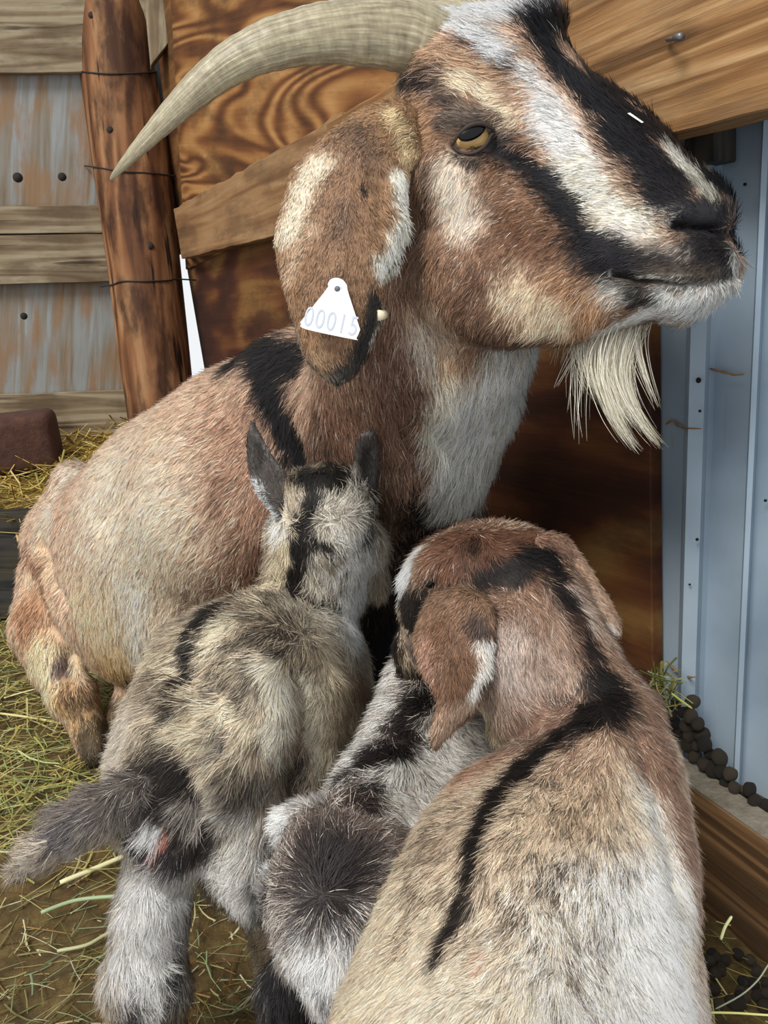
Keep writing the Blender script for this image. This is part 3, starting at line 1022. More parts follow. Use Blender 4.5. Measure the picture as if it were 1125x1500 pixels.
def curves_obj(name, pts, rad, cols, sn, parent=None, mat=None):
    """pts (n, K, 3), rad (n, K), cols (n, 3), sn (n, 3)"""
    n, K = pts.shape[:2]
    hc = bpy.data.hair_curves.new(name)
    hc.add_curves([K] * n)
    hc.attributes['position'].data.foreach_set('vector', pts.reshape(-1).astype(np.float32))
    ra = hc.attributes.get('radius') or hc.attributes.new('radius', 'FLOAT', 'POINT')
    ra.data.foreach_set('value', rad.reshape(-1).astype(np.float32))
    ca = hc.attributes.new('Col', 'FLOAT_COLOR', 'CURVE')
    c4 = np.ones((n, 4), np.float32); c4[:, :3] = np.clip(cols, 0, 1)
    ca.data.foreach_set('color', c4.reshape(-1))
    na = hc.attributes.new('sn', 'FLOAT_VECTOR', 'CURVE')
    na.data.foreach_set('vector', sn.reshape(-1).astype(np.float32))
    hc.materials.append(mat or M_FUR)
    o = bpy.data.objects.new(name, hc); col.objects.link(o)
    if parent: o.parent = parent
    return o


def fur(name, skin, parent, base, layers, n, length, arrows, lens=(), width=0.55, lift=0.28, bare=(), seed=5, clump=0.35, var=0.22,
        curl=0.12, dark=0.0, light=0.0, gain=1.3):
    """arrows: (x, y, dx, dy) combing directions; lens: (x, y, radius, length factor); bare: (x, y, radius)"""
    g = np.random.default_rng(seed)
    V, Q, N = skin.V, skin.Q, skin.N
    a = V[Q]
    area = 0.5 * np.linalg.norm(np.cross(a[:, 2] - a[:, 0], a[:, 3] - a[:, 1]), axis=1)
    ctr = a.mean(1); fn = np.cross(a[:, 2] - a[:, 0], a[:, 3] - a[:, 1]); fn /= np.linalg.norm(fn, axis=1)[:, None] + 1e-12
    x, y, D = proj(ctr)
    view = CAMP - ctr; view /= np.linalg.norm(view, axis=1)[:, None]
    fac = (fn * view).sum(1)
    w = area / D ** 2 * np.where(fac > -0.25, 1.0, 0.22)
    w *= np.where((y > 1560) | (y < -60) | (x < -60) | (x > 1180), 0.2, 1)
    w /= w.sum()
    fi = np.repeat(np.arange(len(Q)), g.multinomial(n, w)); n = len(fi)
    u, v = g.random(n), g.random(n)
    def bil(Z):
        z = Z[Q[fi]]
        return ((1 - u) * (1 - v))[:, None] * z[:, 0] + (u * (1 - v))[:, None] * z[:, 1] + (u * v)[:, None] * z[:, 2] + ((1 - u) * v)[:, None] * z[:, 3]
    P = bil(V); Nn = bil(N); Nn /= np.linalg.norm(Nn, axis=1)[:, None]
    # combing direction
    skin.prep()
    AP, AD, AR = [], [], []
    for (ax, ay, dx, dy) in arrows:
        h = skin.hit(ax, ay); d_ = proj(h)[2]
        e = unp(ax + dx, ay + dy, d_) - unp(ax, ay, d_)
        AP.append(h); AD.append(e / np.linalg.norm(e)); AR.append(d_)
    AP = np.array(AP); AD = np.array(AD)
    acc = np.zeros((n, 3)); sw = np.zeros(n)
    for p, d_ in zip(AP, AD):
        ww = 1.0 / (((P - p) ** 2).sum(1) + 1e-4) ** 1.5
        acc += ww[:, None] * d_; sw += ww
    T = acc / sw[:, None]
    # gentle wander, shared by neighbours, so locks form
    lw = np.stack([fnoise(P + k * 5.1, 0.009) for k in range(3)], 1) - .5
    lw2 = np.stack([fnoise(P + k * 7.7 + 2, 0.028) for k in range(3)], 1) - .5
    T = T + lw * clump * 2.4 + lw2 * clump * 1.6 + g.normal(size=(n, 3)) * 0.10
    T -= (T * Nn).sum(1)[:, None] * Nn
    T /= np.linalg.norm(T, axis=1)[:, None] + 1e-9
    L = np.full(n, length) * g.uniform(0.6, 1.2, n)
    for (lx, ly, lr, lf) in lens:
        h = skin.hit(lx, ly); rm = lr * proj(h)[2] / F
        k = np.exp(-((P - h) ** 2).sum(1) / rm ** 2)
        L *= (1 - k) + k * lf
    keep = np.ones(n, bool)
    for (bx, by, br) in bare:
        h = skin.hit(bx, by); rm = br * proj(h)[2] / F
        keep &= ((P - h) ** 2).sum(1) > rm ** 2
    # colour; sampled a little up the hair so patches end in a fringe
    C = paint(P + T * (L * g.uniform(-.4, .08, n))[:, None], base, layers, True, seed)
    br = np.clip(1 + g.normal(size=n) * var + (fnoise(P - (P * T).sum(1)[:, None] * T * .6, 0.004) - .5) * 0.9, 0.35, 1.8)
    C = C * br[:, None]
    if dark > 0:
        m = g.random(n) < dark
        C[m] *= 0.35
    if light > 0:
        m = (g.random(n) < light) & (C.mean(1) > .09)
        C[m] = C[m] * 0.35 + lin('#e6ddd0') * 0.65
    C = np.minimum(C * gain, 0.92)
    P, Nn, T, L, C = P[keep], Nn[keep], T[keep], L[keep], C[keep]; lw = lw[keep]; n = len(P)
    K = 4
    lf = lift * g.uniform(0.5, 1.6, n)
    D = proj(P)[2]
    pts = np.zeros((n, K, 3))
    bend = g.normal(size=(n, 3)) * curl + lw * clump * 1.5
    for k in range(K):
        t = k / (K - 1)
        pts[:, k] = P - Nn * 0.0006 + L[:, None] * (T * t + Nn * (lf * (t * 1.25 - 0.65 * t * t))[:, None] + bend * t * t)
    wpx = width * D / F * 0.5
    rad = wpx[:, None] * np.array([1.0, 0.95, 0.7, 0.18])[None, :] * g.uniform(0.7, 1.25, (n, 1))
    o = curves_obj(name, pts, rad, C, Nn, parent)
    return o
# ------------------------------------------------------------------ the doe
BLK = '#1b191b'
doe = Body(-30, 1110, -10, 1180, 0.52, 1.75, 3.2)
head_out = [(592, 112), (600, 62), (640, 26), (700, 12), (765, 10), (812, 16), (828, 38), (832, 66), (862, 104), (902, 132), (950, 168), (985, 204), (1010, 232),
            (1036, 256), (1060, 276), (1073, 306), (1074, 334), (1066, 346), (1084, 374), (1082, 402), (1062, 432), (1030, 458), (1000, 471), (960, 468), (925, 476),
            (880, 488), (830, 500), (780, 502), (730, 503), (680, 495), (635, 470), (600, 430), (590, 380), (595, 320), (590, 250), (585, 180)]
doe.poly(head_out, [(600, 250, .735), (700, 60, .735), (1060, 350, .68), (800, 450, .70)], 115, 84, k=14)
doe.blob(700, 240, .700, 120, 110, 62, 20, k=25)          # brow and cheek
doe.blob(735, 400, .700, 120, 75, 60, 12, k=25)           # jaw
doe.blob(985, 345, .672, 66, 62, 50, 25, k=18)            # muzzle
doe.chain([(600, 330, .79, 105), (615, 480, .83, 142), (590, 620, .90, 132), (585, 760, .98, 106), (575, 900, 1.04, 105), (560, 1010, 1.06, 80)], k=50)
doe.chain([(720, 500, .80, 60), (690, 580, .87, 60), (640, 680, .95, 52)], k=35)
doe.chain([(500, 600, 1.0, 120), (520, 760, 1.05, 160), (560, 900, 1.08, 110)], k=60)
doe.chain([(430, 590, 1.05, 100), (385, 720, 1.16, 186), (290, 790, 1.32, 182), (220, 830, 1.42, 150), (150, 830, 1.52, 110)], k=50)
doe.chain([(225, 880, 1.36, 128), (330, 900, 1.25, 130)], k=40)
doe.chain([(112, 715, 1.56, 38), (95, 790, 1.6, 55), (150, 800, 1.5, 90)], k=30)
doe.chain([(82, 850, 1.50, 55), (66, 920, 1.46, 48), (80, 975, 1.42, 38)], k=18)
doe.chain([(75, 955, 1.42, 38), (105, 1020, 1.385, 35), (128, 1065, 1.375, 25), (134, 1085, 1.372, 24)], k=10)
doe.chain([(130, 1075, 1.37, 24), (136, 1104, 1.355, 21)], k=6)
doe.chain([(205, 990, 1.42, 34), (185, 1045, 1.40, 24), (165, 1070, 1.385, 17)], k=12)
doe.chain([(560, 950, 1.02, 90), (560, 1060, .98, 55), (520, 1110, .95, 40)], k=30)
V, Q = doe.surface(3); del doe
S = Skin(V, Q)
S.dents([
    (-15, 26, [(672, 205), (712, 200)]),                                   # eye socket
    (9, 14, [(655, 178), (690, 168), (722, 172)]),                         # brow
    (5, 9, [(662, 226), (692, 234), (724, 214)]),                          # lower lid
    (-8, 16, [(728, 215), (750, 232)]),
    (-13, 6, [(990, 327), (1004, 329), (1030, 332), (1052, 336)]),                       # nostril
    (-5, 12, [(985, 322), (1000, 328)]),
    (5, 14, [(1000, 306), (1040, 308), (1066, 318)]),
    (5, 14, [(1000, 362), (1040, 366), (1070, 372)]),
    (-11, 4.5, [(900, 402), (940, 411), (990, 414), (1030, 413), (1066, 402), (1080, 396)]), (4, 7, [(940, 404), (990, 406), (1030, 405), (1066, 394)]),   # mouth
    (4, 12, [(930, 430), (980, 440), (1030, 432)]),
    (-6, 22, [(885, 420), (905, 400)]),
    (7, 30, [(745, 300), (830, 350), (880, 380)]),
    (-8, 30, [(800, 240), (870, 330)]),
    (7, 22, [(700, 470), (780, 490)]),
    (-10, 16, [(640, 515), (625, 580), (650, 650)]),
    (-16, 18, [(74, 830), (62, 800), (90, 880)]), (-14, 16, [(100, 960), (98, 985)]),
    (-10, 30, [(150, 760), (190, 700)]), (8, 26, [(115, 700), (95, 740)]),
    (-8, 26, [(440, 640), (425, 740), (400, 840)]),
])
tan = '#cba68b'
DL = [
    ('#17161a', 40, [(828, 58), (868, 108), (905, 132), (950, 166), (988, 204), (1016, 234), (1044, 258), (1068, 290), (1072, 330)], {'s': .2, 'dz': .035}),
    ('#e3e8ec', 40, [(640, 30), (700, 22), (780, 18), (822, 36)], {'s': .2, 'dz': .045}),
    ('#dfe0da', 40, [(980, 455), (1040, 436), (1075, 405)], {'s': .2, 'dz': .04}),
    ('#e6ddcb', 70, [(760, 520), (720, 590), (690, 660), (680, 710)], {'s': .3, 'dz': .05}),
    ('#1e1a19', 60, [(690, 780), (680, 860)], {'s': .3, 'dz': .05}),
    # trunk
    ('#75543f', 125, [(520, 640), (480, 760), (400, 860)], {'s': .7}),
    ('#9a735b', 80, [(330, 640), (350, 760)], {'s': .8, 'a': .8}),
    ('#73503c', 66, [(290, 880), (350, 860), (420, 800)], {'s': .6}),
    ('#edd0b2', 98, [(160, 720), (180, 860), (225, 760)], {'s': .9, 'a': .9}),
    ('#e2c19c', 60, [(140, 900), (170, 960)], {'s': .8}),
    ('#d9a873', 46, [(165, 985), (215, 985)], {'s': .8}),
    ('#efe3cc', 22, [(198, 860), (200, 930), (208, 985)], {'s': .9, 'a': .7}),
    ('#e3c8b0', 44, [(110, 700), (75, 760)], {'s': .8}),
    ('#d9b28f', 50, [(70, 820), (50, 900)], {'s': .6}),
    ('#8f6a52', 12, [(42, 790), (62, 830), (72, 880)], {'s': .5}),
    ('#a37856', 34, [(45, 890), (50, 925)], {'s': .6}),
    ('#e6cda0', 30, [(58, 960), (88, 975), (75, 1000)], {'s': .6}),
    ('#8d7a74', 13, [(90, 965), (95, 990)], {'s': .5}),
    ('#c79f6f', 28, [(95, 1020), (120, 1060)], {'s': .6}),
    ('#5c4c3a', 20, [(104, 1024), (112, 1030)], {'s': .6, 'a': .7}),
    ('#4d4232', 26, [(130, 1085), (138, 1112)], {'s': .4}),
    ('#5f5038', 34, [(206, 1000), (190, 1040), (165, 1070)], {'s': .4}),
    ('#c4c4bf', 22, [(552, 1040), (556, 1070)], {'s': .6}),
    ('#a5826c', 10, [(330, 900), (300, 880)], {'s': .6, 'a': .6}),
    ('#6a4c3a', 14, [(330, 700), (320, 740)], {'a': .5, 's': .8}), ('#6f6660', 9, [(292, 776), (298, 770)], {'a': .6, 's': .8}), ('#6f6660', 8, [(277, 700), (283, 706)], {'a': .5, 's': .8}),
    # black cross behind the neck
    (BLK, 44, [(350, 500), (395, 495), (440, 520)], {'s': .4}),
    (BLK, 36, [(400, 520), (412, 590), (432, 640), (452, 700)], {'s': .4}),
    ('#3a2b24', 40, [(470, 640), (480, 720)], {'s': .8, 'a': .7}),
    ('#231d1c', 30, [(395, 820), (400, 870)], {'s': .8, 'a': .6}),
    # neck
    ('#7b5b48', 80, [(560, 520), (570, 640)], {'s': .7}),
    ('#5a4030', 26, [(596, 560), (625, 640), (640, 700)], {'s': .8, 'a': .7}),
    ('#cbbfae', 26, [(620, 470), (650, 530), (660, 580)], {'s': .7}),
    ('#f0ead9', 52, [(740, 520), (700, 580), (680, 640)], {'s': .5}),
    ('#e6ddc2', 26, [(660, 560), (655, 620)], {'s': .8}),
    ('#ddd8ca', 40, [(690, 650), (668, 710)], {'s': .6}),
    ('#b38d5c', 14, [(650, 520), (700, 502), (760, 498)], {'s': .8, 'a': .7}),
    ('#6b5443', 60, [(600, 740), (560, 700)], {'s': .8, 'a': .6}),
    ('#1e1a19', 46, [(700, 770), (650, 770), (610, 790)], {'s': .5}),
    ('#231f1d', 22, [(704, 745), (660, 750), (630, 745), (610, 720)], {'s': .7}),
    (BLK, 90, [(600, 860), (570, 940), (560, 1010)], {'s': .5}),
    ('#3b322d', 40, [(555, 800), (560, 860)], {'s': .8, 'a': .7}),
    # head
    ('#896850', 150, [(640, 250), (720, 380), (860, 440)], {'s': .3}),
    ('#7a5236', 30, [(800, 350), (760, 330)], {'s': .8, 'a': .7}),
    ('#4a3022', 26, [(720, 400), (700, 440)], {'s': .9, 'a': .5}), ('#4a3022', 20, [(700, 290), (740, 330), (800, 370)], {'s': .9, 'a': .45}),
    ('#b98f68', 30, [(880, 440), (850, 470), (820, 430)], {'s': .8, 'a': .8}),
    ('#4b3a2d', 20, [(690, 478), (740, 488), (800, 492)], {'s': .8, 'a': .7}),
    ('#bca388', 26, [(625, 450), (650, 480)], {'s': .8}),
    ('#dbbf9f', 27, [(755, 425), (790, 450), (818, 462)], {'s': .6}),
    ('#dfc9b3', 28, [(660, 245), (672, 285), (684, 315)], {'s': .6}),
    ('#3e3026', 12, [(628, 240), (625, 300), (615, 330)], {'s': .9, 'a': .7}),
    ('#97714f', 20, [(636, 190), (626, 150), (610, 130)], {'s': .9, 'a': .8}),
    ('#ab8a6c', 24, [(640, 80), (690, 95), (735, 105)], {'s': .7}),
    ('#50423a', 16, [(590, 92), (650, 112), (668, 150), (655, 175)], {'s': .8, 'a': .9}),
    ('#d6c0a2', 17, [(690, 122), (722, 140), (750, 165)], {'s': .7}),
    ('#6c5f55', 16, [(670, 180), (715, 172), (740, 195)], {'s': .8, 'a': .9}),
    ('#241f20', 13, [(600, 90), (615, 60), (640, 34)], {'s': .6}),
    ('#241f20', 9, [(595, 85), (605, 105), (640, 112)], {'s': .7}),
    ('#3b2c24', 14, [(700, 60), (740, 80), (760, 92)], {'s': .8, 'a': .85}),
    ('#3b2c24', 12, [(722, 66), (745, 80), (760, 95)], {'s': .6}),
    ('#e3e8ec', 17, [(655, 34), (700, 40), (735, 58), (750, 76)], {'s': .4}),
    ('#e3e8ec', 26, [(700, 20), (740, 22), (790, 24), (818, 38)], {'s': .45}),
    ('#dfe3e6', 16, [(640, 18), (700, 6), (780, 4), (830, 30)], {'s': .5}),
    ('#9a958f', 12, [(700, 22), (720, 40), (745, 42)], {'s': .9, 'a': .6}),
    ('#dcd8d4', 13, [(784, 108), (798, 130), (812, 155)], {'s': .7}),
    ('#ecebe8', 25, [(812, 160), (838, 210), (872, 262)], {'s': .55}),
    ('#f3ead2', 32, [(850, 255), (875, 290), (905, 320), (935, 330)], {'s': .5}),
    ('#c5bcb4', 12, [(945, 335), (930, 348), (900, 330)], {'s': .9, 'a': .8}),
    ('#8b6b52', 11, [(880, 210), (905, 235), (925, 270)], {'s': .9, 'a': .8}),
    ('#1a1a1f', 28, [(808, 62), (838, 108), (880, 155), (925, 185)], {'s': .35}),
    ('#1a1a1f', 42, [(920, 195), (965, 240), (990, 275)], {'s': .35}),
    ('#1a1a1f', 26, [(1000, 230), (1040, 270), (1060, 290)], {'s': .35}),
    ('#18181c', 24, [(828, 58), (868, 108), (905, 132), (950, 166), (988, 204), (1016, 234)], {'s': .3}),
    ('#18181c', 20, [(1016, 234), (1044, 258), (1068, 284), (1080, 310), (1078, 340)], {'s': .3}),
    ('#1d1c20', 30, [(1000, 300), (970, 290)], {'s': .4}),
    ('#232226', 16, [(1070, 350), (1080, 365)], {'s': .4}),
    ('#1c1b1f', 20, [(722, 215), (760, 232), (800, 262), (835, 300)], {'s': .5}),
    ('#1c1b1f', 25, [(835, 300), (860, 345), (895, 385)], {'s': .5}),
    ('#232126', 26, [(880, 360), (920, 385), (970, 392), (1030, 395)], {'s': .5}),
    ('#2b2a2e', 34, [(1010, 320), (1050, 325), (1055, 360), (1020, 370)], {'s': .4}),
    ('#302c2d', 20, [(950, 375), (1000, 385), (1050, 385)], {'s': .5}),
    ('#d9d6c6', 13, [(994, 232), (1008, 248), (1030, 262)], {'s': .5}),
    ('#9c9a8e', 15, [(1035, 275), (1050, 292)], {'s': .6}),
    ('#b9aa9c', 9, [(955, 356), (985, 362), (1010, 376)], {'s': .9, 'a': .42}),
    ('#262325', 13, [(1030, 350), (1060, 360)], {'s': .6}), ('#262325', 11, [(950, 392), (1000, 397), (1045, 394)], {'s': .8}),
    ('#c9c0b4', 9, [(960, 310), (975, 325), (985, 312)], {'s': .9, 'a': .7, 'n': (.0028, .5)}),
    ('#121215', 6, [(992, 328), (1030, 332), (1052, 336)], {'s': .5}),
    ('#4a4038', 10, [(960, 395), (1000, 398), (1050, 395)], {'s': .8}),
    ('#2a2725', 3.5, [(905, 405), (950, 412), (1000, 415), (1040, 413), (1076, 401)], {'s': .5, 'w': .2}),
    ('#c2c2b4', 3.5, [(950, 405), (1000, 408), (1040, 406), (1074, 394)], {'s': .7}),
    ('#d8d8d0', 10, [(1080, 378), (1078, 400)], {'s': .6}),
    ('#57544e', 7, [(900, 414), (960, 421), (1020, 420)], {'s': .8}),
    ('#dfe0da', 22, [(965, 445), (1000, 448), (1040, 436), (1070, 420)], {'s': .45}),
    ('#2a2725', 18, [(930, 430), (950, 440)], {'s': .7}),
    ('#b5b2aa', 11, [(888, 412), (902, 425), (915, 436)], {'s': .9, 'a': .85}),
    ('#ece8da', 16, [(900, 480), (940, 466), (975, 462)], {'s': .6}),
    ('#1e1c1d', 7, [(664, 214), (690, 236), (716, 226), (745, 225)], {'s': .7, 'a': .8}),
]
DLr = resolve(S, DL)
goat = add_mesh('goat', S, tan, DLr)
tag(goat, 'big brown horned doe lying down with a white beard and a numbered ear tag', 'goat')
arr = [(620, 150, -8, 6), (680, 110, -10, -3), (740, 60, -10, -3), (800, 40, -8, -6), (850, 130, -8, -8), (900, 200, -10, -7), (980, 240, -9, -9), (1050, 300, -6, -9),
       (740, 160, -8, 6), (690, 150, -6, -6), (650, 250, -4, 8), (680, 300, -4, 9), (760, 300, -9, 4), (850, 300, -10, 0), (930, 330, -10, -2), (860, 400, -9, 5), (950, 390, -10, 3),
       (1000, 440, -4, 9), (1060, 420, 2, 8), (1050, 360, -6, 4), (760, 420, -5, 9), (700, 450, -5, 9), (850, 470, -3, 9), (640, 400, -4, 9), (640, 480, 2, 9), (740, 540, -1, 10), (690, 640, -1, 10),
       (620, 560, 3, 9), (640, 700, 0, 10), (570, 500, 0, 10), (560, 620, 1, 10), (600, 750, 1, 10), (560, 850, 1, 10), (580, 950, 0, 10),
       (420, 520, -9, 4), (380, 500, -9, 2), (430, 640, -3, 9), (480, 700, 0, 10), (340, 600, -9, 5), (300, 650, -9, 5), (330, 760, -7, 7), (400, 800, -3, 9), (250, 720, -9, 5), (200, 760, -8, 6),
       (250, 860, -5, 8), (170, 860, -4, 9), (190, 960, -1, 10), (300, 880, -5, 8), (120, 700, -4, 6), (80, 760, -4, 9), (60, 880, -2, 9), (70, 970, 0, 9), (110, 1040, 2, 9), (130, 1090, 1, 8), (150, 800, -6, 7)]
fur('coat', S, goat, tan, DLr, 500000, 0.020, arr,
    lens=[(800, 250, 230, .5), (1000, 340, 110, .5), (980, 420, 70, .6), (1040, 320, 30, .35), (720, 400, 110, .6), (700, 560, 90, 1.6), (690, 690, 70, 1.8), (790, 30, 50, 1.8), (640, 200, 90, .6), (120, 1080, 70, .4)],
    bare=[(681, 208, 12), (692, 203, 14), (704, 196, 12), (1000, 330, 5), (1015, 331, 6), (1030, 332, 7), (1045, 333, 6), (980, 413, 3), (1000, 414, 3), (1020, 413, 3), (1040, 411, 3)], width=0.75, lift=0.17, seed=11, clump=.28, var=.34, dark=0.12, light=.03)

# horn -----------------------------------------------------------------
def horn_mat():
    m, nt, b = new_mat('horn')
    tc = node(nt, 'ShaderNodeTexCoord')
    at = node(nt, 'ShaderNodeAttribute'); at.attribute_name = 'hu'
    mp = node(nt, 'ShaderNodeMapping'); mp.inputs['Scale'].default_value = (14, 3, 3)
    nt.links.new(at.outputs['Vector'], mp.inputs[0])
    n = node(nt, 'ShaderNodeTexNoise'); n.inputs['Scale'].default_value = 1; n.inputs['Detail'].default_value = 5; n.inputs['Roughness'].default_value = .65
    nt.links.new(mp.outputs[0], n.inputs['Vector'])
    mp2 = node(nt, 'ShaderNodeMapping'); mp2.inputs['Scale'].default_value = (2.5, 16, 16)
    nt.links.new(at.outputs['Vector'], mp2.inputs[0])
    n2 = node(nt, 'ShaderNodeTexNoise'); n2.inputs['Scale'].default_value = 1; n2.inputs['Detail'].default_value = 6
    nt.links.new(mp2.outputs[0], n2.inputs['Vector'])
    mx = node(nt, 'ShaderNodeMix'); mx.inputs[0].default_value = .6
    nt.links.new(n.outputs[0], mx.inputs[2]); nt.links.new(n2.outputs[0], mx.inputs[3])
    c = ramp(nt, [(.3, '#5a5040'), (.43, '#857b64'), (.55, '#a2987c'), (.7, '#c9c2a8')], mx.outputs[0])
    nt.links.new(c, b.inputs['Base Color'])
    b.inputs['Roughness'].default_value = .38
    bp = node(nt, 'ShaderNodeBump'); bp.inputs['Strength'].default_value = .5; bp.inputs['Distance'].default_value = .002
    nt.links.new(mx.outputs[0], bp.inputs['Height']); nt.links.new(bp.outputs[0], b.inputs['Normal'])
    return m


M_HORN = horn_mat()


def make_horn(name, ctrl, parent, lab=None):
    C4 = catmull(ctrl, 14); S_ = 28
    P = unp(C4[:, 0], C4[:, 1], C4[:, 2]); R = C4[:, 3] * C4[:, 2] / F
    V = []; U = []
    arc = np.r_[0, np.cumsum(np.linalg.norm(np.diff(P, axis=0), axis=1))]
    for k in range(len(P)):
        d = P[min(k + 1, len(P) - 1)] - P[max(k - 1, 0)]; d /= np.linalg.norm(d)
        a = np.cross(d, FWD); a /= np.linalg.norm(a); b = np.cross(d, a)
        ring = 1 + 0.012 * math.sin(arc[k] * 420) + 0.012 * math.sin(arc[k] * 173)
        for s in range(S_):
            t = 2 * math.pi * s / S_
            V.append(P[k] + R[k] * ring * (math.cos(t) * a + 0.72 * math.sin(t) * b))
            U.append((arc[k] / 0.1, math.cos(t) * .5, math.sin(t) * .5))
    n = len(P)
    Fc = [(k * S_ + s, k * S_ + (s + 1) % S_, (k + 1) * S_ + (s + 1) % S_, (k + 1) * S_ + s) for k in range(n - 1) for s in range(S_)]
    Fc += [tuple(range(S_))[::-1], tuple((n - 1) * S_ + s for s in range(S_))]
    o = mesh_obj(name, V, Fc, M_HORN, parent, True)
    ha = o.data.attributes.new('hu', 'FLOAT_VECTOR', 'POINT')
    ha.data.foreach_set('vector', np.array(U, np.float32).reshape(-1))
    if lab: o['label'] = lab
    return o


make_horn('horn', [(648, 70, .735, 46), (600, 52, .725, 53), (540, 46, .715, 51), (470, 50, .705, 43), (400, 65, .70, 37), (340, 92, .70, 31), (290, 130, .705, 25), (245, 173, .71, 18.5), (205, 215, .715, 12),
                    (180, 242, .72, 7.5), (166, 258, .725, 4), (162, 263, .727, 1.5)], goat, 'long curved grey horn with a fine pointed tip')
make_horn('horn', [(722, 36, .80, 30), (680, 22, .80, 26), (640, 16, .83, 22), (590, 18, .87, 20), (540, 20, .92, 16)], goat, 'far grey horn mostly hidden behind the near one')

# ear -------------------------------------------------------------------
ear_out = [(560, 150), (592, 160), (606, 196), (600, 240), (596, 300), (590, 350), (574, 380), (562, 430), (556, 480), (540, 520), (518, 552), (496, 562), (468, 548), (442, 512), (430, 470), (416, 420),
           (404, 370), (404, 335), (416, 290), (428, 250), (452, 218), (486, 190), (520, 165)]
E = Body(380, 640, 130, 590, .60, .72, 3.0)
E.poly(ear_out, [(590, 180, .685), (420, 300, .672), (500, 540, .665), (590, 340, .660), (480, 380, .650), (560, 300, .655), (450, 480, .66)], 34, 15, k=8)
E.chain([(585, 175, .69, 26), (600, 220, .685, 22), (596, 180, .71, 24)], k=14)
V, Q = E.surface(3); del E
SE = Skin(V, Q)
SE.dents([(5, 18, [(530, 200), (510, 300), (490, 420)]), (-5, 14, [(560, 260), (556, 330)]), (-4, 18, [(440, 300), (430, 400)])])
EL = [
    ('#8a6a50', 60, [(500, 240), (490, 330), (480, 430)], {'s': .8}),
    ('#e0cdb2', 24, [(462, 240), (440, 290), (424, 330)], {'s': .6}),
    ('#c9ae92', 14, [(455, 330), (420, 400)], {'s': .8, 'a': .6}),
    ('#5c4a3e', 26, [(520, 190), (540, 220)], {'s': .9, 'a': .7}), ('#2a2522', 5, [(531, 272), (533, 280)], {'s': .5}),
    ('#4f4039', 12, [(505, 300), (500, 340)], {'s': .9, 'a': .5}),
    ('#dcd9c8', 15, [(586, 260), (590, 310), (576, 360), (562, 385)], {'s': .5}),
    ('#cdb78c', 14, [(578, 165), (596, 190), (600, 230)], {'s': .7, 'a': .8}),
    ('#2b2826', 17, [(552, 440), (540, 490), (520, 530)], {'s': .5}),
    ('#3c3835', 20, [(510, 540), (490, 552)], {'s': .6}),
    ('#8d8578', 8, [(420, 440), (436, 500), (466, 545), (500, 558)], {'s': .7, 'a': .9}),
    ('#b7ab9a', 5, [(560, 440), (545, 500)], {'s': .9, 'a': .6}),
    ('#a58a6c', 12, [(448, 520), (470, 520)], {'s': .9, 'a': .6}),
]
ELr = resolve(SE, EL)
ear = add_mesh('ear', SE, '#94714f', ELr, goat)
fur('ear_hair', SE, ear, '#94714f', ELr, 42000, 0.0058,
    [(560, 180, -6, 6), (500, 250, -1, 9), (440, 300, -3, 9), (480, 400, 0, 9), (540, 400, -1, 9), (590, 300, 3, 9), (580, 370, 4, 9), (500, 520, 0, 9), (430, 420, -2, 9)],
    lens=[(592, 320, 26, 3.2), (578, 370, 20, 3.0), (596, 190, 26, 2.0)], width=1.05, lift=.25, seed=21, clump=.35, dark=.16)

# ear tag -----------------------------------------------------------------
M_TAG = plain('tag_plastic', '#eeeef0', .35)
M_INK = plain('tag_print', '#b9c0cc', .6)
to = [(441, 474), (443, 468), (478, 424), (480, 416), (485, 409), (493, 407), (502, 410), (508, 418), (510, 428), (526, 478), (527, 484), (522, 495), (518, 497), (448, 482)]
Pt = catmull(to, 5, True)
hp = SE.hit(487, 450); Dt = proj(hp)[2] - 0.012
c_ = unp(485, 455, Dt); nrm = FWD * -1.0
W_ = unp(Pt[:, 0], Pt[:, 1], Dt)
nb = len(W_)
V = np.concatenate([W_, W_ + FWD * 0.0012])
Fc = [tuple(range(nb)), tuple(range(2 * nb - 1, nb - 1, -1))] + [(i, (i + 1) % nb, nb + (i + 1) % nb, nb + i) for i in range(nb)]
tagm = mesh_obj('ear_tag', V, Fc, M_TAG, ear); tagm['label'] = 'white plastic ear tag numbered 00015'
pin = tube('pin', [unp(494, 423, Dt - .0006), unp(494, 423, Dt + .012)], 0.0022, plain('pin_hole', '#6b6f72', .5), tagm, sides=14)
tube('pin_rim', [unp(494, 423, Dt - .0002), unp(494, 423, Dt + .002)], 0.0036, M_TAG, tagm, sides=16)
tube('tag_backing', [unp(553, 462, Dt + .02), unp(561, 461, Dt + .028)], 0.0042, plain('backing_plastic', '#e3d9b8', .5), tagm, sides=14)
fc = bpy.data.curves.new('number_shape', 'FONT'); fc.body = '00015'; fc.size = 0.0215; fc.extrude = 0.0002; fc.align_x = 'CENTER'; fc.align_y = 'CENTER'; fc.offset = -0.0001
fc.space_character = 1.12
fo = bpy.data.objects.new('number_shape', fc); col.objects.link(fo)
bpy.context.view_layer.update()
nm = bpy.data.meshes.new_from_object(fo.evaluated_get(bpy.context.evaluated_depsgraph_get()))
bpy.data.objects.remove(fo)
ta = math.radians(-12)
rx = math.cos(ta) * RTV + math.sin(ta) * UPV; ux = -math.sin(ta) * RTV + math.cos(ta) * UPV
oo = unp(485, 472, Dt - 0.0003)
nv = [oo + v.co.x * .72 * rx + v.co.y * ux - v.co.z * FWD for v in nm.vertices]
no = mesh_obj('printed_number', nv, [tuple(p.vertices) for p in nm.polygons], M_INK, tagm)

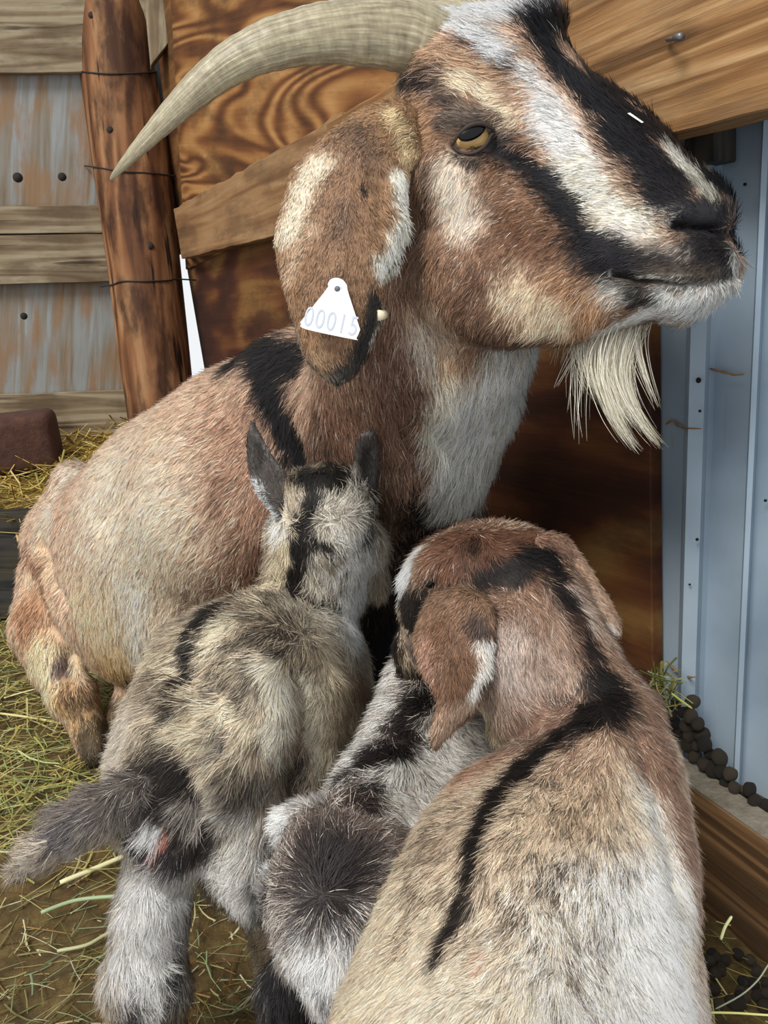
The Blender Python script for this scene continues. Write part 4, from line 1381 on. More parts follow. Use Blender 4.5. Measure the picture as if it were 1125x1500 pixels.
# eye ---------------------------------------------------------------------
def ellipsoid(name, c, ax, mat, parent, seg=32):
    V, Fc = [], []
    for i in range(seg // 2 + 1):
        th = math.pi * i / (seg // 2)
        for j in range(seg):
            ph = 2 * math.pi * j / seg
            V.append(c + ax[0] * math.sin(th) * math.cos(ph) + ax[1] * math.sin(th) * math.sin(ph) + ax[2] * math.cos(th))
    for i in range(seg // 2):
        for j in range(seg):
            Fc.append((i * seg + j, i * seg + (j + 1) % seg, (i + 1) * seg + (j + 1) % seg, (i + 1) * seg + j))
    return mesh_obj(name, V, Fc, mat, parent, True)


M_IRIS = plain('iris_amber', '#cda868', .12, .6)
M_PUP = plain('pupil_black', '#08080a', .22, .3)
M_LID = plain('eyelid_dark', '#362c28', .6)
hp = S.hit(692, 203); De = proj(hp)[2]
ea = math.radians(-27)
ex = math.cos(ea) * RTV - math.sin(ea) * UPV; ey = math.sin(ea) * RTV + math.cos(ea) * UPV
pxm = De / F
ec = unp(692, 203, De + 0.006)
eye = ellipsoid('eye', ec, [ex * 29 * pxm, ey * 22 * pxm, FWD * 22 * pxm], M_IRIS, goat)
pc = unp(691, 192, De - .0070)
pup = ellipsoid('pupil', pc, [ex * 22 * pxm, ey * 12.5 * pxm, FWD * 7 * pxm], M_PUP, eye)
def lid(pts, r, nm, dd=-.0115):
    C_ = catmull(pts, 6)
    n_ = len(C_)
    P = [unp(x, y, De + dd + 0.010 * abs(2 * k / (n_ - 1) - 1) ** 2) for k, (x, y) in enumerate(C_)]
    o = tube(nm, P, [r * pxm * (0.45 + 0.55 * math.sin(math.pi * k / (n_ - 1))) for k in range(n_)], M_LID, goat, sides=10)
lid([(662, 214), (672, 197), (688, 184), (706, 181), (720, 188), (726, 196)], 3.6, 'upper_eyelid')
lid([(662, 214), (676, 224), (694, 224), (710, 214), (720, 198), (728, 196)], 2.8, 'lower_eyelid')

# beard ---------------------------------------------------------------------
def wisps(name, parent, guides, cols, width, spread=6, seed=3, lab=None):
    g = np.random.default_rng(seed); K = 9
    A, R_, C_, N_ = [], [], [], []
    for pts, D0, n, sp in guides:
        cc = catmull(pts, 8); tt = np.linspace(0, 1, len(cc))
        for _ in range(n):
            f = g.uniform(.3, 1.0)
            ts = np.clip(np.linspace(0, 1, K) * f, 0, 1)
            x = np.interp(ts, tt, cc[:, 0]); y = np.interp(ts, tt, cc[:, 1])
            o1 = g.normal(size=2) * sp; o2 = g.normal(size=2) * sp * np.array([1.0, .4])
            s = np.linspace(0, 1, K)
            x = x + o1[0] * (1 - s * .8 * f) + o2[0] * s ** 2 * .35; y = y + o1[1] * (1 - s * .5) * .6
            dz = g.normal() * 0.010
            A.append(unp(x, y, D0 + dz * (1 - .5 * s)))
            w = width * D0 / F * .5 * g.uniform(.6, 1.3)
            R_.append(w * (1 - .88 * s ** 1.5))
            C_.append(lin(cols[g.integers(len(cols))]) * g.uniform(.8, 1.15)); N_.append(-FWD * .8 + np.array([g.normal() * .3, 0, .3]))
    o = curves_obj(name, np.array(A), np.array(R_), np.array(C_), np.array(N_) / np.linalg.norm(N_, axis=1)[:, None], parent)
    if lab: o['label'] = lab
    return o


BD = ['#efe9d6', '#ded6bd', '#f4f1e6', '#cfc6ae']
wisps('beard', goat, [
    ([(925, 455), (912, 500), (908, 545), (922, 590), (945, 628), (968, 656)], .70, 260, 13),
    ([(905, 462), (888, 505), (884, 550), (898, 600), (916, 635), (938, 664)], .70, 240, 13),
    ([(915, 462), (902, 510), (900, 550), (918, 600), (932, 620)], .70, 160, 14),
    ([(880, 470), (864, 510), (866, 550), (878, 590)], .70, 130, 13),
    ([(935, 455), (930, 495), (938, 535), (952, 575), (962, 600)], .70, 60, 8),
    ([(862, 474), (850, 505), (854, 545), (866, 580)], .70, 60, 13),
    ([(845, 490), (835, 515), (822, 545), (812, 570)], .71, 26, 16),
    ([(860, 490), (850, 540), (848, 600), (852, 650)], .71, 30, 14)],
      BD, .9, lab='long white beard hanging in a few wavy locks')
chip = mesh_obj('straw_chip', [unp(x, y, proj(S.hit(932, 172))[2] - .0085 + dz) for dz in (0, .0008) for x, y in ((919, 166), (923, 165), (943, 179), (940, 180))],
                [(0, 1, 2, 3), (7, 6, 5, 4), (0, 4, 5, 1), (1, 5, 6, 2), (2, 6, 7, 3), (3, 7, 4, 0)], plain('chip_white', '#efefea', .5))
tag(chip, 'tiny white chip of straw lying on the black nose bridge of the doe', 'straw chip')

# ------------------------------------------------------------------ grey kid, seen from behind, head up
k1 = Body(10, 600, 600, 1700, .48, 1.05, 4.0)
k1.poly([(160, 1200), (162, 1120), (184, 1040), (208, 985), (240, 932), (290, 898), (350, 874), (400, 866), (480, 872), (515, 905), (532, 960), (542, 1020), (536, 1100), (510, 1150),
         (480, 1180), (450, 1200), (435, 1250), (410, 1310), (372, 1345), (330, 1312), (292, 1272), (250, 1290), (205, 1262), (180, 1235)],
        [(230, 1180, .70), (400, 880, .83), (250, 1000, .77), (500, 1050, .80), (360, 1320, .70)], 110, 105, k=15)
k1.chain([(290, 1130, .70, 100), (370, 1010, .755, 120), (430, 950, .80, 85)], k=40)
k1.chain([(450, 900, .82, 66), (462, 850, .82, 68), (472, 790, .81, 72), (480, 740, .80, 52)], k=22)
k1.chain([(482, 765, .80, 66), (525, 800, .82, 32), (540, 850, .85, 26)], k=22)
k1.chain([(445, 728, .80, 34), (510, 728, .80, 34)], k=14)
k1.chain([(235, 1270, .70, 52), (222, 1340, .70, 46), (212, 1440, .715, 56), (215, 1520, .73, 50), (222, 1610, .75, 36), (226, 1680, .77, 34)], k=22)
k1.chain([(345, 1270, .76, 55), (400, 1330, .80, 40), (420, 1420, .84, 34), (430, 1500, .88, 28), (440, 1600, .9, 24)], k=20)
k1.chain([(470, 1100, .86, 50), (480, 1200, .92, 30), (490, 1300, .96, 24)], k=20)
k1.chain([(232, 1120, .68, 30), (200, 1162, .66, 26), (150, 1185, .65, 29), (105, 1212, .645, 30), (65, 1245, .64, 22), (36, 1272, .64, 10)], k=14)
V, Q = k1.surface(3); del k1
S1 = Skin(V, Q)
S1.dents([(-15, 22, [(300, 1190), (290, 1130)]), (14, 26, [(232, 1000), (215, 1060)]), (-12, 18, [(268, 960), (290, 1010), (285, 1050)]), (10, 16, [(420, 890), (350, 890), (300, 915), (278, 965), (262, 1040)]), (-12, 26, [(350, 940), (330, 1000), (330, 1090)]), (12, 24, [(400, 980), (405, 1090)]), (-8, 14, [(400, 876), (450, 880), (500, 900)]),
          (8, 24, [(350, 980), (400, 1060)]), (-16, 20, [(440, 980), (446, 1080), (430, 1160)]), (12, 18, [(480, 990), (486, 1100)]), (-9, 12, [(505, 950), (512, 1060)]), (-14, 20, [(245, 1215), (250, 1235)]), (12, 30, [(400, 1190), (380, 1250)]),
          (-7, 9, [(440, 1180), (300, 1275)])])
g1 = '#a8977f'
K1 = [
    ('#6f6354', 140, [(300, 960), (400, 1000)], {'n': (.013, .5), 's': .9, 'a': .8}),
    ('#d0bda0', 60, [(340, 1010), (330, 1080)], {'s': .9, 'a': .6}),
    ('#4a4038', 110, [(330, 960), (430, 960), (300, 1040)], {'n': (.009, .54), 's': .9, 'a': .95}),
    ('#d6c3a4', 120, [(280, 960), (440, 920), (300, 1080)], {'n': (.008, .56), 's': .9, 'a': .9}),
    ('#beb2a2', 50, [(190, 1060), (175, 1140)], {'s': .7}),
    ('#c3b399', 22, [(262, 912), (225, 960)], {'s': .8, 'a': .8}),
    ('#cfc2ae', 24, [(420, 1000), (418, 1090)], {'s': .8}),
    ('#c9b79a', 34, [(480, 960), (498, 1060), (490, 1130)], {'s': .8}),
    ('#7c7167', 30, [(440, 1090), (430, 1160)], {'s': .9, 'a': .7}),
    ('#7d7873', 60, [(370, 1120), (360, 1180)], {'n': (.012, .45), 's': .9, 'a': .8}),
    ('#d8d5cf', 60, [(340, 1250), (390, 1280), (350, 1310)], {'s': .6, 'a': .85}),
    ('#8d8884', 30, [(400, 1230), (395, 1290)], {'n': (.008, .5), 's': .8}),
    ('#a88c58', 22, [(490, 1130), (475, 1150)], {'s': .8, 'a': .7}),
    ('#3a322b', 16, [(385, 930), (420, 950)], {'s': .9, 'a': .7}), ('#3a322b', 13, [(372, 1050), (390, 1075)], {'s': .9, 'a': .7}), ('#352e2a', 15, [(436, 1095), (446, 1120)], {'s': .9, 'a': .8}),
    ('#4d463f', 16, [(345, 1120), (360, 1150)], {'s': .9, 'a': .8}), ('#4a423a', 14, [(330, 1010), (345, 990), (375, 985)], {'s': .9, 'a': .8}), ('#d9c8aa', 15, [(310, 1040), (340, 1030), (370, 1050)], {'s': .8, 'a': .9}),
    ('#ddd0b8', 15, [(408, 970), (412, 1030), (404, 1090)], {'s': .7}), ('#e0d2b6', 14, [(452, 980), (466, 1040), (470, 1100)], {'s': .8, 'a': .9}), ('#92745a', 14, [(520, 985), (530, 1010)], {'s': .9, 'a': .7}),
    ('#8b6d55', 16, [(432, 1040), (440, 1070)], {'s': .9, 'a': .7}), ('#d6c6a8', 16, [(262, 1040), (280, 1060), (300, 1075)], {'s': .9, 'a': .8}), ('#e6dccb', 16, [(300, 1130), (318, 1180), (340, 1220)], {'s': .9, 'a': .8}),
    ('#554c44', 12, [(500, 905), (515, 940)], {'s': .9, 'a': .6}), ('#d8c9ad', 13, [(360, 900), (330, 925), (310, 945)], {'s': .8, 'a': .8}), ('#6a5e50', 14, [(235, 985), (225, 1010)], {'s': .9, 'a': .6}),
    # dorsal dark line
    ('#1f1b18', 13, [(375, 874), (340, 886), (300, 905), (286, 930), (296, 955), (284, 985), (268, 1010)], {'s': .5}),
    ('#2a2420', 9, [(268, 1010), (262, 1040)], {'s': .7}),
    ('#4b4239', 26, [(390, 890), (420, 920)], {'n': (.008, .45), 's': .9}),
    ('#241f1d', 34, [(225, 1110), (255, 1115), (270, 1150)], {'s': .5}),
    ('#2d2725', 34, [(200, 1140), (240, 1160), (270, 1180)], {'s': .5}),
    ('#2a2322', 36, [(245, 1235), (280, 1230), (300, 1210)], {'s': .35}),
    ('#2a2322', 20, [(205, 1215), (230, 1250), (265, 1258)], {'s': .4}),
    ('#a39a90', 12, [(282, 1165), (300, 1185)], {'s': .7}),
    # leg
    ('#d9d6d2', 62, [(235, 1310), (225, 1380), (205, 1430)], {'s': .5}),
    ('#8f8a86', 26, [(262, 1330), (255, 1400)], {'s': .8, 'a': .6}),
    ('#3a3638', 42, [(210, 1480), (220, 1540)], {'s': .5}),
    ('#4a4648', 16, [(250, 1400), (240, 1450)], {'s': .6}),
    ('#d5d2cc', 12, [(225, 1400), (225, 1450), (215, 1475)], {'s': .7}),
    ('#c8c2bc', 10, [(168, 1415), (178, 1440)], {'s': .7}),
    # tail
    ('#6b625c', 34, [(190, 1160), (150, 1180), (110, 1205)], {'s': .4}),
    ('#4f4b4f', 16, [(140, 1190), (90, 1225)], {'s': .8}),
    ('#a3988c', 16, [(190, 1190), (140, 1215), (110, 1245)], {'s': .7}),
    ('#b7ab9c', 20, [(60, 1255), (36, 1275)], {'s': .6}),
    ('#7a7069', 14, [(150, 1155), (100, 1180)], {'s': .8}),
    ('#ece8e2', 13, [(236, 1200), (244, 1204)], {'s': .5}),
    ('#c4786a', 7.5, [(246, 1215), (246, 1222)], {'s': .4}),
    # neck and head
    ('#c9c0b0', 75, [(500, 760), (500, 860)], {'s': .5}),
    ('#ebe8de', 38, [(520, 800), (520, 860), (510, 900)], {'s': .5}),
    ('#cbb998', 26, [(420, 790), (415, 840)], {'s': .6}),
    ('#e6e0d2', 14, [(404, 740), (412, 770)], {'s': .6}),
    ('#7d7160', 40, [(490, 790), (480, 850)], {'n': (.006, .52), 's': .9, 'a': .9}),
    ('#16130f', 30, [(438, 706), (490, 710)], {'s': .35}),
    ('#16130f', 18, [(430, 692), (505, 694)], {'s': .35}),
    ('#1b1716', 17, [(455, 740), (445, 770), (436, 800), (430, 850), (440, 885)], {'s': .5}),
    ('#1d1917', 12, [(440, 872), (470, 876), (490, 884)], {'s': .5}),
    ('#241f1d', 10, [(462, 785), (476, 795)], {'s': .7}),
    ('#5a5450', 14, [(545, 745), (540, 775)], {'s': .7}),
]
K1r = resolve(S1, K1)
kid = add_mesh('goat_kid', S1, g1, K1r)
tag(kid, 'small grey brown kid seen from behind, head up, tail out to the left', 'goat kid', None)
fur('coat', S1, kid, g1, K1r, 290000, 0.017,
    [(400, 880, -2, -6), (320, 900, -8, 5), (260, 960, -8, 6), (220, 1050, -5, 8), (180, 1150, -2, 9), (350, 960, -8, 4), (320, 1030, -8, 4), (400, 940, -6, 7), (420, 1020, -3, 9), (490, 950, 1, 9),
     (500, 1080, -1, 9), (400, 1100, -4, 9), (340, 1100, -7, 6), (340, 1180, -5, 8), (420, 1180, -3, 9), (360, 1270, -6, 8), (390, 1300, -6, 8), (270, 1090, -7, 5), (240, 1130, -8, 6), (280, 1230, -4, 7),
     (220, 1330, 0, 10), (215, 1440, 1, 10), (150, 1190, -9, 4), (70, 1240, -8, 5), (440, 720, -2, -8), (480, 720, 2, -8), (430, 800, -3, 9), (500, 800, 4, 9), (450, 850, -1, 9), (520, 880, 1, 9), (540, 830, 2, 9)],
    lens=[(200, 1180, 100, 1.15), (470, 800, 90, .7), (470, 715, 50, .6)], width=0.75, lift=.24, seed=31, clump=.5, var=.3, dark=.10, light=.05)
M_K = attr_mat('kid_ear_hair', .6, 'sn')


def small_ear(parent, out, anchors, R, T, D0, D1, base, layers, arrows, n=9000, length=.006, lab=None, dents=(), seed=9, step=2.5, lens=(), dark=.1):
    A = np.array(out)
    E = Body(A[:, 0].min() - 20, A[:, 0].max() + 20, A[:, 1].min() - 20, A[:, 1].max() + 20, D0, D1, step)
    E.poly(out, anchors, R, T, k=5)
    V, Q = E.surface(2)
    s = Skin(V, Q)
    if dents: s.dents(dents)
    Lr = resolve(s, layers)
    o = add_mesh('ear', s, base, Lr, parent)
    if lab: o['label'] = lab
    fur('ear_hair', s, o, base, Lr, n, length, arrows, width=.95, lift=.3, seed=seed, clump=.35, dark=dark, lens=lens)
    return o


small_ear(kid, [(370, 622), (382, 640), (400, 672), (424, 704), (428, 735), (412, 762), (398, 745), (378, 722), (366, 690), (364, 650)], [(370, 640, .79), (420, 740, .79), (370, 700, .785)], 18, 9, .72, .86,
          '#57504c', [('#d9dee0', 8, [(372, 716), (392, 742), (405, 765)], {'s': .7}), ('#3b3633', 10, [(372, 650), (378, 690)], {'s': .8}), ('#8d8884', 6, [(380, 645), (410, 690)], {'s': .8, 'a': .6})],
          [(380, 680, -3, -9), (400, 740, -5, 3), (410, 710, 0, -8)], lab='pointed left ear with a white rim', seed=41)
small_ear(kid, [(524, 646), (538, 636), (550, 640), (554, 662), (553, 700), (549, 740), (538, 762), (515, 760), (498, 742), (500, 718), (516, 694), (521, 670)], [(540, 650, .78), (520, 750, .79), (550, 700, .785)], 18, 9, .72, .86,
          '#3c3531', [('#75706c', 5, [(528, 642), (545, 640)], {'s': .6}), ('#6e6560', 8, [(506, 730), (520, 700)], {'s': .8}), ('#b3b0ac', 5, [(530, 735), (540, 748)], {'s': .8}), ('#1e1b1a', 8, [(538, 670), (540, 720)], {'s': .7})],
          [(540, 680, 0, -9), (515, 730, -3, -8)], dents=[(-6, 10, [(538, 670), (534, 740)])], lab='upright right ear, dark inside', seed=42)

# ------------------------------------------------------------------ little kid in the middle, head down
k2 = Body(370, 800, 930, 1700, .44, .92, 4.0)
k2.poly([(584, 990), (596, 962), (618, 964), (640, 990), (690, 1030), (740, 1070), (770, 1150), (700, 1240), (600, 1290), (500, 1270), (470, 1215), (500, 1165), (535, 1112), (556, 1060), (572, 1020)],
        [(600, 980, .76), (520, 1220, .63), (700, 1100, .72), (560, 1150, .68)], 75, 78, k=15)
k2.chain([(600, 1005, .76, 34), (590, 1080, .72, 45), (560, 1150, .67, 55), (520, 1210, .63, 60)], k=25)
k2.poly([(432, 1210), (480, 1188), (545, 1200), (598, 1240), (606, 1320), (580, 1400), (540, 1455), (505, 1490), (478, 1486), (446, 1450), (416, 1400), (398, 1345), (402, 1280)],
        [(500, 1220, .60), (480, 1470, .56), (400, 1300, .59), (600, 1300, .59)], 90, 82, k=20)
k2.chain([(470, 1400, .60, 50), (430, 1450, .62, 42), (430, 1520, .65, 40), (440, 1620, .68, 34)], k=14)
k2.chain([(660, 1180, .72, 60), (660, 1300, .76, 38), (650, 1450, .80, 30)], k=14)
V, Q = k2.surface(3); del k2
S2 = Skin(V, Q)
S2.dents([(6, 26, [(490, 1290)]), (-9, 16, [(402, 1340), (404, 1370)]), (5, 14, [(395, 1320)]), (-6, 14, [(500, 1190), (560, 1225)]), (-8, 14, [(440, 1440), (470, 1480)])])
g2 = '#b9afa6'
K2 = [
    ('#cfcac2', 90, [(640, 1120), (600, 1180)], {'s': .7}),
    ('#a3998f', 60, [(600, 1200), (640, 1160)], {'n': (.008, .52), 's': .8}),
    ('#5c4c44', 28, [(600, 1240), (610, 1290)], {'s': .8, 'a': .8}),
    ('#ddd6ce', 14, [(590, 970), (575, 1030), (550, 1080), (520, 1130)], {'s': .6}),
    ('#1c1716', 17, [(628, 985), (615, 1030), (590, 1070), (560, 1105)], {'s': .5}),
    ('#3a3030', 10, [(600, 1040), (570, 1080), (545, 1110)], {'s': .8, 'a': .8}),
    ('#201917', 13, [(560, 1105), (520, 1150), (500, 1180)], {'s': .5}),
    ('#201917', 16, [(530, 1160), (512, 1192)], {'s': .5}),
    ('#5b463b', 70, [(470, 1240), (500, 1280), (550, 1250)], {'s': .6}),
    ('#8b8079', 70, [(480, 1300), (540, 1310)], {'s': .8, 'a': .7}),
    ('#211c1c', 28, [(482, 1272), (486, 1296)], {'s': .8}),
    ('#2d2625', 62, [(480, 1290)], {'n': (.006, .5), 's': .8, 'a': .8}),
    ('#3b3536', 50, [(470, 1350), (500, 1370)], {'n': (.005, .52), 's': .8, 'a': .8}),
    ('#e4e6e8', 48, [(480, 1415), (520, 1400), (500, 1450)], {'s': .55}),
    ('#dfdad4', 16, [(425, 1390), (445, 1430)], {'s': .7}),
    ('#5b585a', 14, [(478, 1440), (490, 1475)], {'s': .9, 'a': .8}),
    ('#8d8680', 24, [(560, 1310), (570, 1350)], {'s': .8}),
    ('#2d2b2e', 60, [(420, 1440), (430, 1510), (470, 1500)], {'s': .45}),
    ('#332e2e', 12, [(402, 1345), (404, 1370)], {'s': .6}),
]
K2r = resolve(S2, K2)
kid2 = add_mesh('goat_kid', S2, g2, K2r)
tag(kid2, 'smallest kid between the two others, head down with a dark whorl on its crown', 'goat kid')
fur('coat', S2, kid2, g2, K2r, 170000, 0.015,
    [(484, 1240, 0, -9), (484, 1280, 1, -5), (520, 1290, 9, -1), (450, 1290, -9, 1), (480, 1340, 0, 9), (430, 1350, -5, 8), (540, 1330, 8, 6), (500, 1400, 0, 9), (470, 1450, 1, 9), (540, 1230, 6, -7), (440, 1230, -5, -7),
     (430, 1480, 1, 9), (590, 1050, -4, 8), (620, 1100, 4, 9), (560, 1120, -6, 6), (610, 1180, 3, 9), (660, 1130, 5, 8), (600, 980, -3, 8)],
    lens=[(484, 1290, 60, 1.1), (500, 1440, 70, 1.1)], width=.8, lift=.34, seed=51, clump=.35, var=.35, dark=.22, light=.18)
small_ear(kid2, [(410, 1200), (424, 1186), (450, 1178), (474, 1180), (480, 1196), (462, 1214), (442, 1226), (424, 1230), (412, 1216)], [(420, 1200, .60), (470, 1190, .61), (440, 1225, .60)], 16, 12, .52, .7,
          '#e6e4de', [('#8d837b', 8, [(470, 1184), (450, 1186)], {'s': .8, 'a': .7})], [(430, 1205, -8, 3), (460, 1190, -8, 2)], n=7000, length=.012, lab='fluffy white ear', seed=52, dark=.02)
small_ear(kid2, [(390, 1290), (404, 1278), (416, 1284), (418, 1310), (412, 1338), (398, 1345), (386, 1328)], [(400, 1290, .585), (400, 1340, .585), (415, 1310, .59)], 14, 11, .52, .7,
          '#8b8684', [('#2d2829', 8, [(406, 1310), (400, 1335)], {'s': .7}), ('#d5d3d0', 6, [(396, 1290), (410, 1284)], {'s': .7})], [(400, 1310, -5, -6), (410, 1290, -2, -8)], n=4000, length=.01, lab='small grey and white ear at the side of the lowered head', seed=53)

# ------------------------------------------------------------------ brown kid in front
k3 = Body(470, 1090, 740, 1900, .32, .86, 4.0)
k3.poly([(905, 985), (948, 1020), (985, 1090), (1004, 1170), (1018, 1270), (1020, 1370), (1034, 1500), (1045, 1640), (900, 1720), (700, 1720), (480, 1640), (492, 1490), (520, 1405), (560, 1300), (612, 1212),
         (680, 1135), (750, 1090), (800, 1050), (850, 1000)],
        [(760, 1600, .47), (760, 1300, .53), (870, 1040, .62), (1000, 1300, .56), (560, 1400, .56)], 175, 150, k=20)
k3.chain([(770, 1560, .50, 200), (790, 1330, .56, 165), (860, 1120, .63, 92)], k=40)
k3.poly([(589, 858), (598, 826), (628, 792), (680, 768), (745, 767), (800, 788), (842, 838), (880, 910), (925, 990), (960, 1045), (900, 1120), (770, 1105), (722, 1082), (700, 1040), (650, 1000), (618, 968), (600, 930)],
        [(600, 880, .72), (720, 820, .68), (880, 1020, .64), (720, 1060, .65)], 85, 80, k=22)
k3.blob(780, 960, .635, 90, 80, 50, 40, k=30)
k3.blob(690, 840, .675, 80, 62, 50, -10, k=25)
k3.chain([(635, 900, .70, 48), (612, 945, .715, 30), (605, 985, .73, 22)], k=18)
k3.chain([(940, 1300, .64, 70), (960, 1500, .72, 40), (960, 1650, .78, 30)], k=20)
k3.chain([(900, 1150, .70, 55), (930, 1300, .78, 34), (940, 1450, .84, 26)], k=20)
k3.chain([(620, 1500, .62, 80), (600, 1700, .7, 45)], k=20)
V, Q = k3.surface(3); del k3
S3 = Skin(V, Q)
S3.dents([(-10, 18, [(700, 1040), (730, 1085), (790, 1070)]), (7, 24, [(650, 1200), (620, 1300)]), (6, 14, [(860, 1060), (790, 1150), (740, 1220), (690, 1320)]),
          (-8, 20, [(930, 1080), (960, 1180), (985, 1290)]), (-9, 10, [(632, 868), (640, 846)]), (6, 14, [(625, 830), (650, 815)]), (-6, 7, [(598, 935), (606, 950)])])
g3 = '#c8b094'
K3 = [
    ('#5e3f2e', 40, [(625, 795), (690, 768), (760, 770)], {'s': .3, 'dz': .02}),
    ('#7a5c4a', 40, [(800, 790), (850, 860), (900, 950), (960, 1040)], {'s': .3, 'dz': .02}),
    # trunk
    ('#cfb89e', 190, [(760, 1450), (640, 1400)], {'s': .7}),
    ('#d8c4a6', 70, [(560, 1430), (600, 1330)], {'s': .8, 'a': .7}),
    ('#e8d9bf', 120, [(700, 1500), (800, 1500)], {'s': .8, 'a': .7}),
    ('#fbf8f0', 108, [(930, 1330), (930, 1470)], {'s': .6}),
    ('#f0e6d6', 36, [(925, 1130), (965, 1210), (985, 1290)], {'s': .6}),
    ('#e6d8c6', 60, [(860, 1300), (850, 1400)], {'s': .9, 'a': .6}),
    ('#8f6f5c', 36, [(930, 1030), (960, 1090), (985, 1160), (1005, 1240)], {'s': .6}),
    ('#7d5c4a', 44, [(910, 1050), (935, 1090)], {'s': .7}),
    ('#a58776', 13, [(1012, 1250), (1016, 1330), (1010, 1400)], {'s': .8}),
    ('#c9b5a8', 16, [(1005, 1420), (1025, 1490)], {'s': .8, 'a': .8}),
    ('#b49c80', 55, [(860, 1110), (850, 1180)], {'s': .8}),
    ('#3b3026', 110, [(820, 1180), (800, 1280)], {'n': (.0042, .55), 's': .9, 'a': .8}),
    ('#4b3c30', 90, [(760, 1330), (800, 1400)], {'n': (.0042, .57), 's': .9, 'a': .7}),
    ('#5a483a', 44, [(640, 1200), (620, 1260)], {'n': (.006, .5), 's': .9, 'a': .8}),
    ('#5a483a', 30, [(640, 1300), (600, 1360), (680, 1200)], {'n': (.006, .54), 's': .9, 'a': .7}),
    ('#a87f66', 30, [(700, 1130), (740, 1105), (790, 1070)], {'s': .8}),
    # neck / head
    ('#876a56', 120, [(740, 860), (790, 960), (860, 1010)], {'s': .4}),
    ('#a58f80', 55, [(760, 960), (790, 1010), (750, 1040)], {'s': .8}),
    ('#bfb0a8', 26, [(735, 930), (740, 980)], {'s': .9, 'a': .7}),
    ('#7c5d4b', 34, [(820, 1040), (760, 1060)], {'s': .8, 'a': .8}),
    ('#8a7a55', 14, [(700, 1050), (712, 1075)], {'s': .8, 'a': .7}),
    ('#b8a79e', 20, [(820, 860), (850, 900)], {'s': .9, 'a': .8}),
    ('#5e3f2e', 60, [(670, 800), (720, 800), (760, 800)], {'s': .6}),
    ('#75503c', 22, [(640, 800), (650, 830)], {'s': .7}),
    ('#2a1a12', 8, [(694, 786), (692, 794)], {'s': .9}),
    ('#150f0e', 20, [(700, 838), (745, 830), (775, 810)], {'s': .5}),
    ('#120e0e', 19, [(760, 812), (790, 802), (800, 830)], {'s': .5}),
    ('#1b1413', 15, [(800, 840), (820, 870), (840, 900)], {'s': .7}),
    ('#4a352b', 14, [(840, 900), (856, 950)], {'s': .8}),
    ('#3a2b24', 12, [(650, 850), (690, 860)], {'s': .9, 'a': .8}),
    ('#f2f4f4', 18, [(590, 856), (604, 832), (622, 804)], {'s': .4}),
    ('#f2f4f4', 22, [(590, 856), (604, 826)], {'s': .4, 'dz': .015}),
    ('#1f1916', 26, [(598, 876), (604, 905), (616, 870)], {'s': .4}),
    ('#1f1916', 40, [(590, 880), (596, 920), (600, 960)], {'s': .4, 'dz': .03}),
    ('#241d19', 18, [(620, 920), (628, 960)], {'s': .5}),
    ('#5b4d44', 9, [(600, 930), (606, 955)], {'s': .6}),
    ('#7a6656', 10, [(640, 868), (655, 860)], {'s': .7, 'a': .6}),
    # stripe
    ('#191312', 14, [(850, 920), (866, 960), (876, 1000)], {'s': .7}),
    ('#14100f', 25, [(872, 985), (884, 1015), (872, 1045)], {'s': .45}),
    ('#14100f', 22, [(872, 1045), (835, 1070), (808, 1095), (775, 1125)], {'s': .45}),
    ('#16110f', 17, [(775, 1125), (745, 1160), (722, 1200), (704, 1250)], {'s': .5}),
    ('#1f1915', 12, [(704, 1250), (690, 1300), (670, 1350), (655, 1390)], {'s': .6}),
    ('#231b17', 10, [(800, 1020), (850, 1015)], {'s': .8, 'a': .7}),
    ('#b8806e', 3, [(722, 1375), (720, 1410)], {'s': .7, 'a': .7}),
]
K3r = resolve(S3, K3)
kid3 = add_mesh('goat_kid', S3, g3, K3r)
tag(kid3, 'nearest kid, tan back with a black stripe, brown head turned left and long hanging ears', 'goat kid')
fur('coat', S3, kid3, g3, K3r, 470000, 0.0125,
    [(692, 790, 0, 1), (692, 775, 0, -9), (740, 790, 8, -4), (650, 800, -8, 2), (690, 820, 0, 9), (720, 845, 8, 5), (620, 830, -6, 5), (610, 900, -2, 9), (780, 820, 6, 8), (830, 890, 5, 9), (780, 900, 1, 9), (740, 960, 1, 9), (800, 980, 4, 8),
     (780, 1040, 8, 3), (860, 970, 4, 9), (900, 1010, 6, 7), (940, 1060, 5, 8), (985, 1150, 3, 9), (1010, 1280, 0, 9), (870, 1060, -3, 9), (800, 1100, -5, 8), (740, 1120, -7, 6), (660, 1200, -5, 8), (600, 1330, -4, 9), (540, 1450, -3, 9),
     (820, 1200, -3, 9), (760, 1300, -3, 9), (700, 1400, -3, 9), (850, 1350, -2, 9), (950, 1200, 1, 9), (960, 1400, -1, 9), (800, 1480, -2, 9), (650, 1500, -3, 9), (900, 1130, 0, 9)],
    lens=[(780, 1350, 260, .95), (690, 800, 90, .85), (600, 930, 40, .4)], bare=[(632, 850, 8)], width=.75, lift=.2, seed=61, clump=.30, var=.3, dark=.07, light=.04)
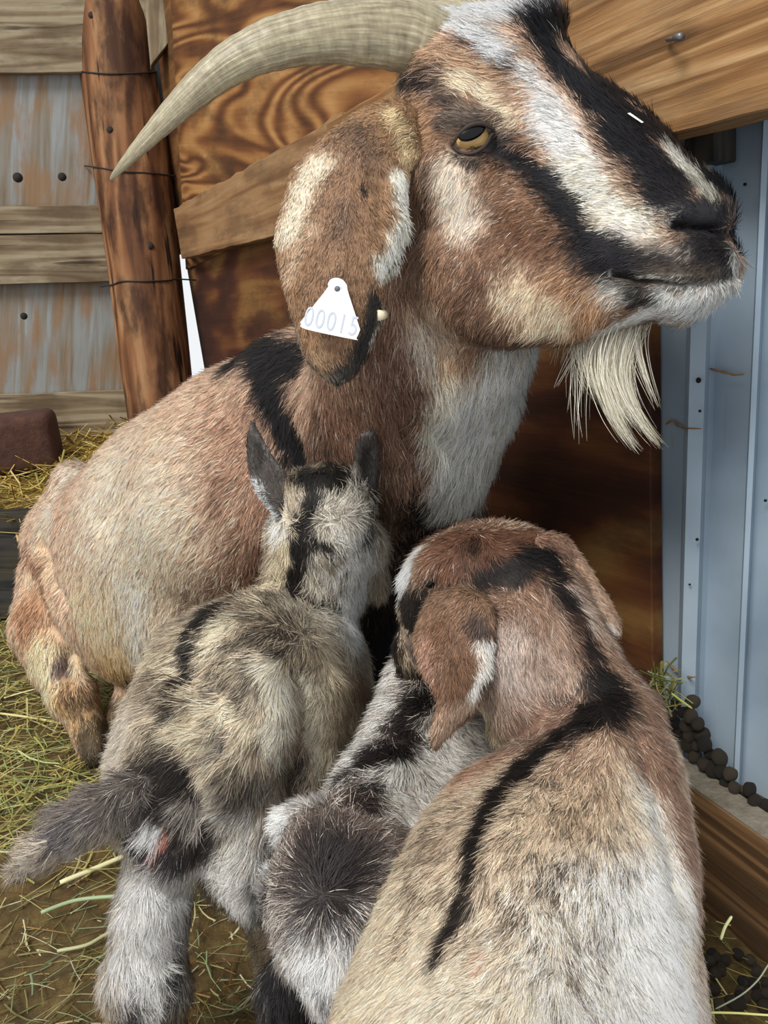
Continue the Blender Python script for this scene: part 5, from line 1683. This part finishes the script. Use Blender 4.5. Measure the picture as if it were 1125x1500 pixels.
small_ear(kid3, [(640, 872), (680, 862), (712, 880), (722, 915), (716, 960), (706, 1000), (694, 1038), (664, 1066), (641, 1086), (637, 1060), (644, 1020), (628, 985), (614, 945), (618, 905)],
          [(680, 870, .635), (620, 930, .63), (700, 980, .61), (645, 1075, .60), (700, 920, .615), (640, 1000, .605)], 24, 13, .52, .72, '#8a6c55',
          [('#765640', 34, [(650, 920), (660, 980)], {'s': .8}), ('#4a3a34', 12, [(700, 900), (708, 920)], {'s': .8, 'a': .9}), ('#eae2d6', 10, [(712, 935), (704, 970), (690, 1012)], {'s': .6}),
           ('#b59a84', 18, [(680, 1030), (655, 1060)], {'s': .7}), ('#2a2220', 6, [(718, 985), (716, 960)], {'s': .6}), ('#a98470', 14, [(625, 930), (632, 970)], {'s': .8, 'a': .6})],
          [(660, 900, -2, 9), (650, 970, 0, 9), (700, 960, 3, 9), (660, 1050, -4, 8), (705, 1000, 2, 9)], n=34000, length=.0085, lab='long brown ear hanging down by the cheek', seed=62, dents=[(4, 18, [(660, 900), (655, 1000)]), (-4, 10, [(690, 930), (690, 1000)])],
          lens=[(708, 960, 18, 1.6)])
small_ear(kid3, [(784, 788), (806, 782), (832, 792), (858, 826), (884, 868), (903, 906), (900, 926), (882, 930), (862, 918), (838, 892), (812, 850), (792, 815)],
          [(800, 790, .66), (890, 915, .665), (870, 850, .675), (820, 850, .655)], 20, 12, .56, .76, '#ad8c72',
          [('#b89c86', 18, [(850, 860), (880, 910)], {'s': .8}), ('#d6ccc4', 10, [(890, 915), (880, 922)], {'s': .7}), ('#7a5a4a', 16, [(790, 790), (825, 802)], {'s': .8, 'a': .9})],
          [(810, 800, 6, 8), (850, 850, 6, 8), (880, 900, 5, 8)], n=18000, length=.008, lab='brown right ear folded back with a pale tip', seed=63)
hp = S3.hit(633, 850); De = proj(hp)[2]
ellipsoid('eye', unp(633, 851, De + .003), [RTV * 9 * De / F + UPV * 8 * De / F, UPV * 7 * De / F - RTV * 5 * De / F, FWD * 8 * De / F], M_PUP, kid3)
